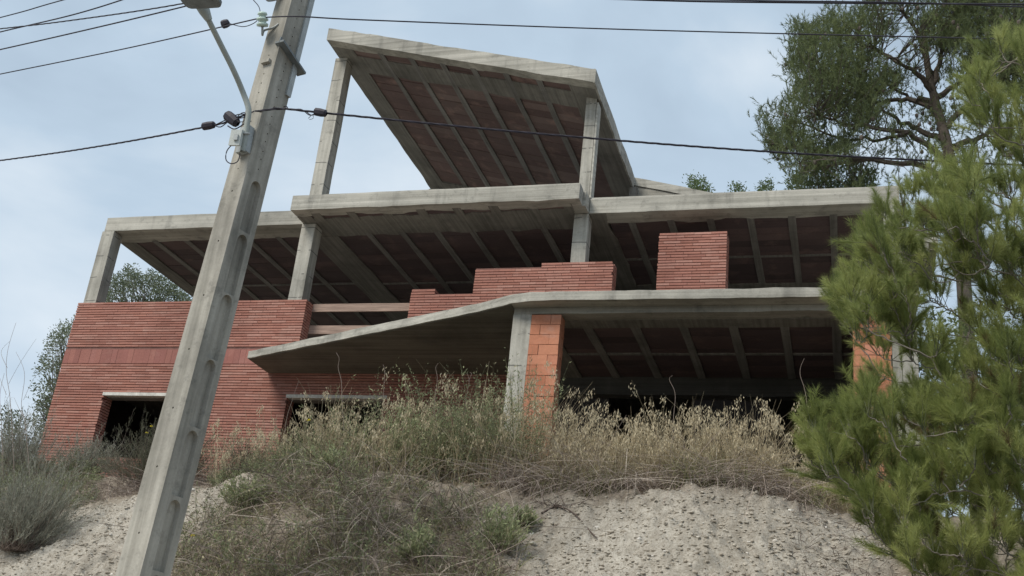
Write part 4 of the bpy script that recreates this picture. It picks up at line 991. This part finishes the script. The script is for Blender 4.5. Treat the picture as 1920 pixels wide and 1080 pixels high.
tips = [(1672, 352, 8.3), (1628, 388, 8.1), (1598, 432, 8.0), (1602, 470, 8.2), (1562, 540, 7.9), (1560, 575, 8.2), (1575, 610, 8.0), (1612, 640, 8.4), (1560, 770, 8.3), (1595, 720, 8.5), (1492, 782, 8.0), (1486, 838, 8.1), (1520, 880, 8.4), (1560, 905, 8.2),
        (1600, 960, 8.4), (1640, 1010, 8.0), (1680, 1055, 8.2), (1720, 1075, 8.0), (1800, 130, 8.6), (1830, 90, 8.8), (1880, 70, 8.5), (1800, 210, 8.4), (1850, 250, 8.8), (1700, 400, 8.1), (1660, 450, 7.9), (1650, 560, 8.0), (1530, 810, 8.2), (1590, 830, 8.0), (1600, 790, 8.3), (1640, 500, 8.3),(1610, 550, 8.2), (1625,600,8.1),(1570,850,8.2)]
uu = rng.uniform(1480, 2040, 3200); vv = rng.uniform(60, 1110, 3200); ok = inside(polyN, uu, vv) 
# gaps where sky shows through
for (cu, cv, ru, rv) in ((1750, 590, 45, 55), (1760, 540, 30, 40), (1880, 400, 40, 60), (1690, 700, 45, 25), (1905, 560, 25, 50), (1740, 470, 25, 35), (1645, 660, 45, 30), (1840, 320, 35, 40), (1810, 640, 30, 25)): ok &= ((uu-cu)/ru)**2+((vv-cv)/rv)**2 > 1
uu, vv = uu[ok][:560], vv[ok][:560]
tips = [(u+30, v+22, yd) for u, v, yd in tips]
tips += [(u+12, v+12, yd) for u, v, yd in zip(uu, vv, rng.uniform(7.6, 10.2, len(uu)))]
_g = np.random.default_rng(3); tips += [(a, b_, c_) for a, b_, c_ in zip(_g.uniform(1740, 1960, 46), _g.uniform(300, 600, 46), _g.uniform(8.0, 9.8, 46))]
wood = []; twigs = []; A = Acc(); P0 = []; D0 = []; L0 = []; T0 = []; dry = []
nodes = [trunk_at(z) for z in np.arange(yp.location.z+.3, 7.6, .25)]; nodeh = [0.0]*len(nodes)
items = sorted([(np.linalg.norm(P(u, v, yd)[:2]-np.array([gx, gy])), j_, P(u, v, yd)) for j_, (u, v, yd) in enumerate(tips)], key=lambda q: q[0])
for hor, i, tip in items:
    NA = np.array(nodes); NH = np.array(nodeh); dv = tip-NA; dist = np.linalg.norm(dv, axis=1)
    cost = dist*1.0+.35*NH+np.where(NH > hor-.02, 9, 0)+np.maximum(0, NA[:, 2]-tip[2]+.25*dist)*1.5
    j_ = int(np.argmin(cost)); root_ = NA[j_]; dd0 = dist[j_]; mid_ = root_*.5+tip*.5+np.array([0, 0, -.07*dd0])+rng.normal(0, .03, 3)
    path = smooth_path([root_, mid_, tip-(tip-mid_)*.3+[0, 0, -.02], tip], 14); path[1:-1] += rng.normal(0, .005, (12, 3))
    for q_ in (4, 7, 10, 13): nodes.append(path[q_]); nodeh.append(NH[j_]+dd0*q_/13)
    wood.append(tube(path, np.linspace(.0035+.007*dd0, .003, 14), 5))
    bdir = unit(path[-1]-path[-4]); nb = int(rng.integers(6, 10)) if i >= 33 else 11
    colour = np.clip(rng.normal(.6, .2), .15, 1)
    for k in range(nb):
        s_ = 1-.62*(k/nb)**1.1; j = s_*13; j0 = min(int(j), 12); q = path[j0]+(path[j0+1]-path[j0])*(j-j0)
        d_ = unit(bdir*rng.uniform(.2, 1)+np.array([0, 0, rng.uniform(.5, 1.4)])+rng.normal(0, .55, 3)); l_ = rng.uniform(.10, .26)
        if k == 0: d_ = unit(bdir+[0, 0, .5])
        sp_ = q+d_*l_*.4
        twigs.append(tube([q, q+d_*l_*.5+rng.normal(0, .006, 3), q+d_*l_], [.003, .0025, .0015], 3))
        P0.append(sp_); D0.append(d_); L0.append(l_*.75); T0.append(colour+rng.normal(0, .08))
for (u, v) in ((1790, 770), (1810, 800), (1760, 790), (1830, 760), (1735, 800)):      # brown dead tuft
    q = P(u, v, 8.2)
    for _ in range(4): P0.append(q+rng.normal(0, .05, 3)); D0.append(unit(rng.normal(0, .6, 3)+[0, 0, .2])); L0.append(.12); T0.append(.03)
V, F = merge(wood); add('branches', (V, F), 'grey_bark', yp); V, F = merge(twigs); add('twigs', (V, F), 'weed_green', yp, tint=np.full(len(V), .3))
P0, D0, L0, T0 = map(np.array, (P0, D0, L0, T0)); T0 = np.where(rng.uniform(0, 1, len(T0)) < .02, .03, T0); T0 = np.where(T0 > .08, np.clip(T0, .14, 1), T0)
shoots(A, P0, D0, L0, 150, .088, .0026, .47, T0, .10); VF, T = A.done(); T = np.where(np.repeat(T0, 150*3) > .1, np.maximum(T, .12), T); add('needles', VF, 'near_needles', yp, tint=T)
print('shoots', len(P0))

# ---- tall Aleppo-type pine behind the house
YT = 25.0
tp = empty('tall_pine', P(1800, 560, YT)); tp.location.z = 5.0; tag(tp, 'tall dark spreading pine behind the right end of the house', 'pine tree')
wood = []
def limb(pts, r0, r1, dy=0.0, n_=16):
    pp = [P(u, v, YT+d_) for (u, v), d_ in zip(pts, np.linspace(0, dy, len(pts)))]; path = smooth_path(pp, n_); path[1:-1] += rng.normal(0, .03, (n_-2, 3)); wood.append(tube(path, np.linspace(r0, r1, n_), 7)); return path
trunk_path = smooth_path([np.array([*P(1812, 600, YT)[:2], 4.8]), P(1800, 420, YT), P(1788, 335, YT), P(1772, 255, YT), P(1755, 195, YT), P(1742, 140, YT), P(1735, 90, YT), P(1730, 40, YT)], 30)
V, F = tube(trunk_path, np.linspace(.18, .05, 30), 9); add('trunk', (V, F), 'bark', tp, smooth=True)
limbs = [([(1775, 262), (1720, 245), (1670, 215), (1620, 180)], 1.2), ([(1778, 300), (1700, 250), (1600, 235), (1530, 215)], -1.0), ([(1785, 335), (1720, 310), (1620, 300), (1520, 280), (1440, 270)], -.5),
         ([(1757, 200), (1700, 185), (1640, 190), (1560, 170)], .6), ([(1750, 175), (1725, 140), (1690, 120), (1640, 90)], -.8), ([(1745, 150), (1735, 110), (1720, 60), (1690, 20)], .7), ([(1752, 185), (1790, 160), (1840, 120), (1880, 80)], .3),
         ([(1772, 240), (1810, 200), (1855, 160), (1910, 130)], -.6), ([(1787, 275), (1830, 262), (1880, 235), (1940, 220)], .9), ([(1748, 160), (1760, 120), (1770, 70), (1790, 20)], .4), ([(1765, 225), (1740, 200), (1700, 180), (1650, 150)], 1.0),
         ([(1700, 250), (1640, 262), (1560, 255), (1480, 225)], 1.3), ([(1620, 300), (1560, 310), (1500, 305)], -1), ([(1690, 120), (1620, 80), (1560, 60), (1500, 80)], .5), ([(1640, 190), (1580, 150), (1520, 130)], .3)]
allp = []
for pts, dy in limbs: allp.append(limb(pts, .085 if pts[0][0] > 1730 else .05, .02, dy))
allp = np.vstack(allp)
crown = [(1418, 225), (1432, 198), (1470, 205), (1480, 170), (1470, 140), (1478, 80), (1498, 45), (1535, 55), (1560, 12), (1600, 35), (1622, 5), (1660, -30), (1700, -70), (1990, -90), (1990, 190), (1900, 190), (1850, 165), (1800, 130), (1745, 95), (1700, 125), (1690, 160), (1640, 190), (1640, 240), (1590, 290), (1520, 330), (1470, 330), (1440, 275)]
nC = 9500; uu = rng.uniform(1415, 1990, nC); vv = rng.uniform(-90, 345, nC); ok = inside(crown, uu, vv)
# clumpy: keep more where noise is high, thin underside
dn = .5+fbm(uu, vv, .016, 3, 5)*1.7; ok &= rng.uniform(0, 1, nC) < np.clip(dn*1.1+.27, 0, 1)
uu, vv = uu[ok], vv[ok]; Yd = YT+rng.normal(0, 1.25, len(uu))
Pc = np.array([P(u, v, y_) for u, v, y_ in zip(uu, vv, Yd)])
# scattered tufts on the open lower limbs
uu2 = rng.uniform(1480, 1900, 620); vv2 = rng.uniform(130, 370, 620); Pc = np.vstack([Pc, [P(u, v, YT+rng.normal(0, 1.2)) for u, v in zip(uu2, vv2)]])
A = Acc(); nS = 4; k = np.repeat(np.arange(len(Pc)), nS)
D = unit(rng.normal(0, .5, (len(k), 3))+[0, 0, .85]); Q = Pc[k]+rng.normal(0, .09, (len(k), 3)); tt = np.clip(.55+.25*fbm(Pc[:, 0]*1.0, Pc[:, 2], .9, 2, 3)+rng.normal(0, .12, len(Pc)), 0, 1)
shoots(A, Q, D, rng.uniform(.14, .36, len(k)), 20, .12, .0125, .38, tt[k], .1); VF, T = A.done(); add('needles', VF, 'far_needles', tp, tint=T)
# twigs join every 3rd tuft to its nearest limb point
for q in Pc[::4]:
    d2 = ((allp-q)**2).sum(1); j = int(np.argmin(d2+rng.uniform(0, .5, len(d2)))); a = allp[j]
    if d2[j] < 9: wood.append(tube([a, (a+q)/2+rng.normal(0, .10, 3)+[0, 0, -.05], q], [.016, .010, .005], 4))
V, F = merge(wood); add('branches', (V, F), 'bark', tp)
# cones: small dark dots on bare twigs
qc = Pc[rng.integers(0, len(Pc), 260)]+rng.normal(0, .06, (260, 3)); V = (icoV[None]*.045*np.array([1, 1, 1.4])+qc[:, None, :]).reshape(-1, 3); F = (icoF[None]+np.arange(260)[:, None, None]*12).reshape(-1, 3)
tag(add('cones', (V, F), 'bark', tp), None, None, kind='stuff')

# ---- broadleaf trees beyond
def leafy_tree(name, Yd, poly, n, mat, lab, base_uv, lsz=.05, clumpn=7, trunkr=.09, tintm=.5, sky=.4, bare=0, cat='tree', group=None):
    poly = np.array(poly, float); b0 = P(*base_uv, Yd); gz_ = float(G(np.array(b0[0]), np.array(b0[1]))); root = empty(name, (b0[0], b0[1], gz_-.1)); tag(root, lab, cat, group)
    uu = rng.uniform(poly[:, 0].min(), poly[:, 0].max(), n*3); vv = rng.uniform(poly[:, 1].min(), poly[:, 1].max(), n*3)
    ok = inside(poly, uu, vv) & (rng.uniform(0, 1, n*3) < np.clip(.5+fbm(uu, vv, .045, 3, 17)*1.8+sky, 0, 1)); uu, vv = uu[ok][:n], vv[ok][:n]
    Pc = np.array([P(u, v, Yd+rng.normal(0, .45)) for u, v in zip(uu, vv)])
    cen = Pc.mean(0); top = cen-[0, 0, .3]
    path = smooth_path([np.array([b0[0], b0[1], gz_-.1]), (np.array([b0[0], b0[1], gz_])+top)/2+rng.normal(0, .1, 3), top], 14); V, F = tube(path, np.linspace(trunkr, trunkr*.45, 14), 8); add('trunk', (V, F), 'bark', root, smooth=True)
    wd_ = []
    for q in Pc[::5]: a = path[int(rng.integers(7, 14))]; wd_.append(tube([a, (a+q)/2+rng.normal(0, .12, 3), q], [.02, .012, .004], 4))
    V, F = merge(wd_); add('branches', (V, F), 'bark', root)
    k = np.repeat(np.arange(len(Pc)), clumpn); pos = Pc[k]+rng.normal(0, .07, (len(k), 3)); V, F = leaves(pos, rdir(len(k), .5, .9), rng.uniform(.7, 1.3, len(k))*lsz, rng.uniform(.7, 1.3, len(k))*lsz*.42)
    tt = np.clip(rng.normal(tintm, .18, len(Pc)), 0, 1); add('crown', (V, F), mat, root, tint=rep(np.clip(tt[k]+rng.normal(0, .1, len(k)), 0, 1), 4)); return root
leafy_tree('holm_oak', 21, [(128, 598), (108, 612), (92, 640), (84, 662), (68, 690), (60, 730), (66, 760), (60, 830), (200, 830), (200, 600)], 1100, 'olive_leaves', 'grey green oak showing beside the left corner of the brick wall', (150, 900), lsz=.075, clumpn=9, sky=.35, tintm=.6)
leafy_tree('holm_oak', 26, [(200, 520), (222, 515), (245, 500), (262, 515), (285, 505), (300, 520), (335, 540), (362, 565), (368, 640), (190, 640), (196, 560)], 1500, 'olive_leaves', 'green tree crown seen through the open bay behind the left column', (290, 700), lsz=.085, clumpn=10, sky=.55, tintm=.5)
leafy_tree('holm_oak', 27, [(1480, 335), (1500, 322), (1530, 308), (1560, 298), (1600, 300), (1640, 318), (1645, 420), (1470, 420)], 1200, 'bright_leaves', 'low green tree crown just above the right roof slab', (1560, 500), lsz=.08, clumpn=9, sky=.5)
leafy_tree('holm_oak', 27, [(1292, 330), (1305, 332), (1320, 342), (1332, 352), (1340, 380), (1290, 380)], 150, 'bright_leaves', 'leafy sprig showing above the stepped roof edge', (1315, 500), lsz=.08, clumpn=9, sky=.6)
leafy_tree('holm_oak', 27, [(1372, 350), (1382, 346), (1396, 356), (1400, 390), (1368, 390)], 80, 'bright_leaves', 'smallest tuft of leaves above the right roof slab', (1385, 500), lsz=.08, clumpn=8, sky=.6)
leafy_tree('holm_oak', 27, [(1425, 348), (1436, 338), (1448, 336), (1446, 355), (1450, 390), (1420, 390)], 90, 'bright_leaves', 'upright leafy twig above the right roof slab', (1437, 500), lsz=.08, clumpn=8, sky=.6)
leafy_tree('dark_tree', 23, [(1880, 560), (1700, 600), (1660, 660), (1640, 760), (1700, 900), (2050, 900), (2100, 500)], 900, 'far_needles', 'dark bushy growth behind the young pine at the right of the house', (1800, 950), lsz=.12, clumpn=8, sky=.1, tintm=.7)
leafy_tree('dark_tree', 18, [(-60, 800), (0, 770), (60, 780), (110, 830), (110, 930), (-60, 930)], 700, 'olive_leaves', 'grey green bush mass at the far left edge', (20, 930), lsz=.06, clumpn=9, sky=.3, tintm=.4, trunkr=.05)
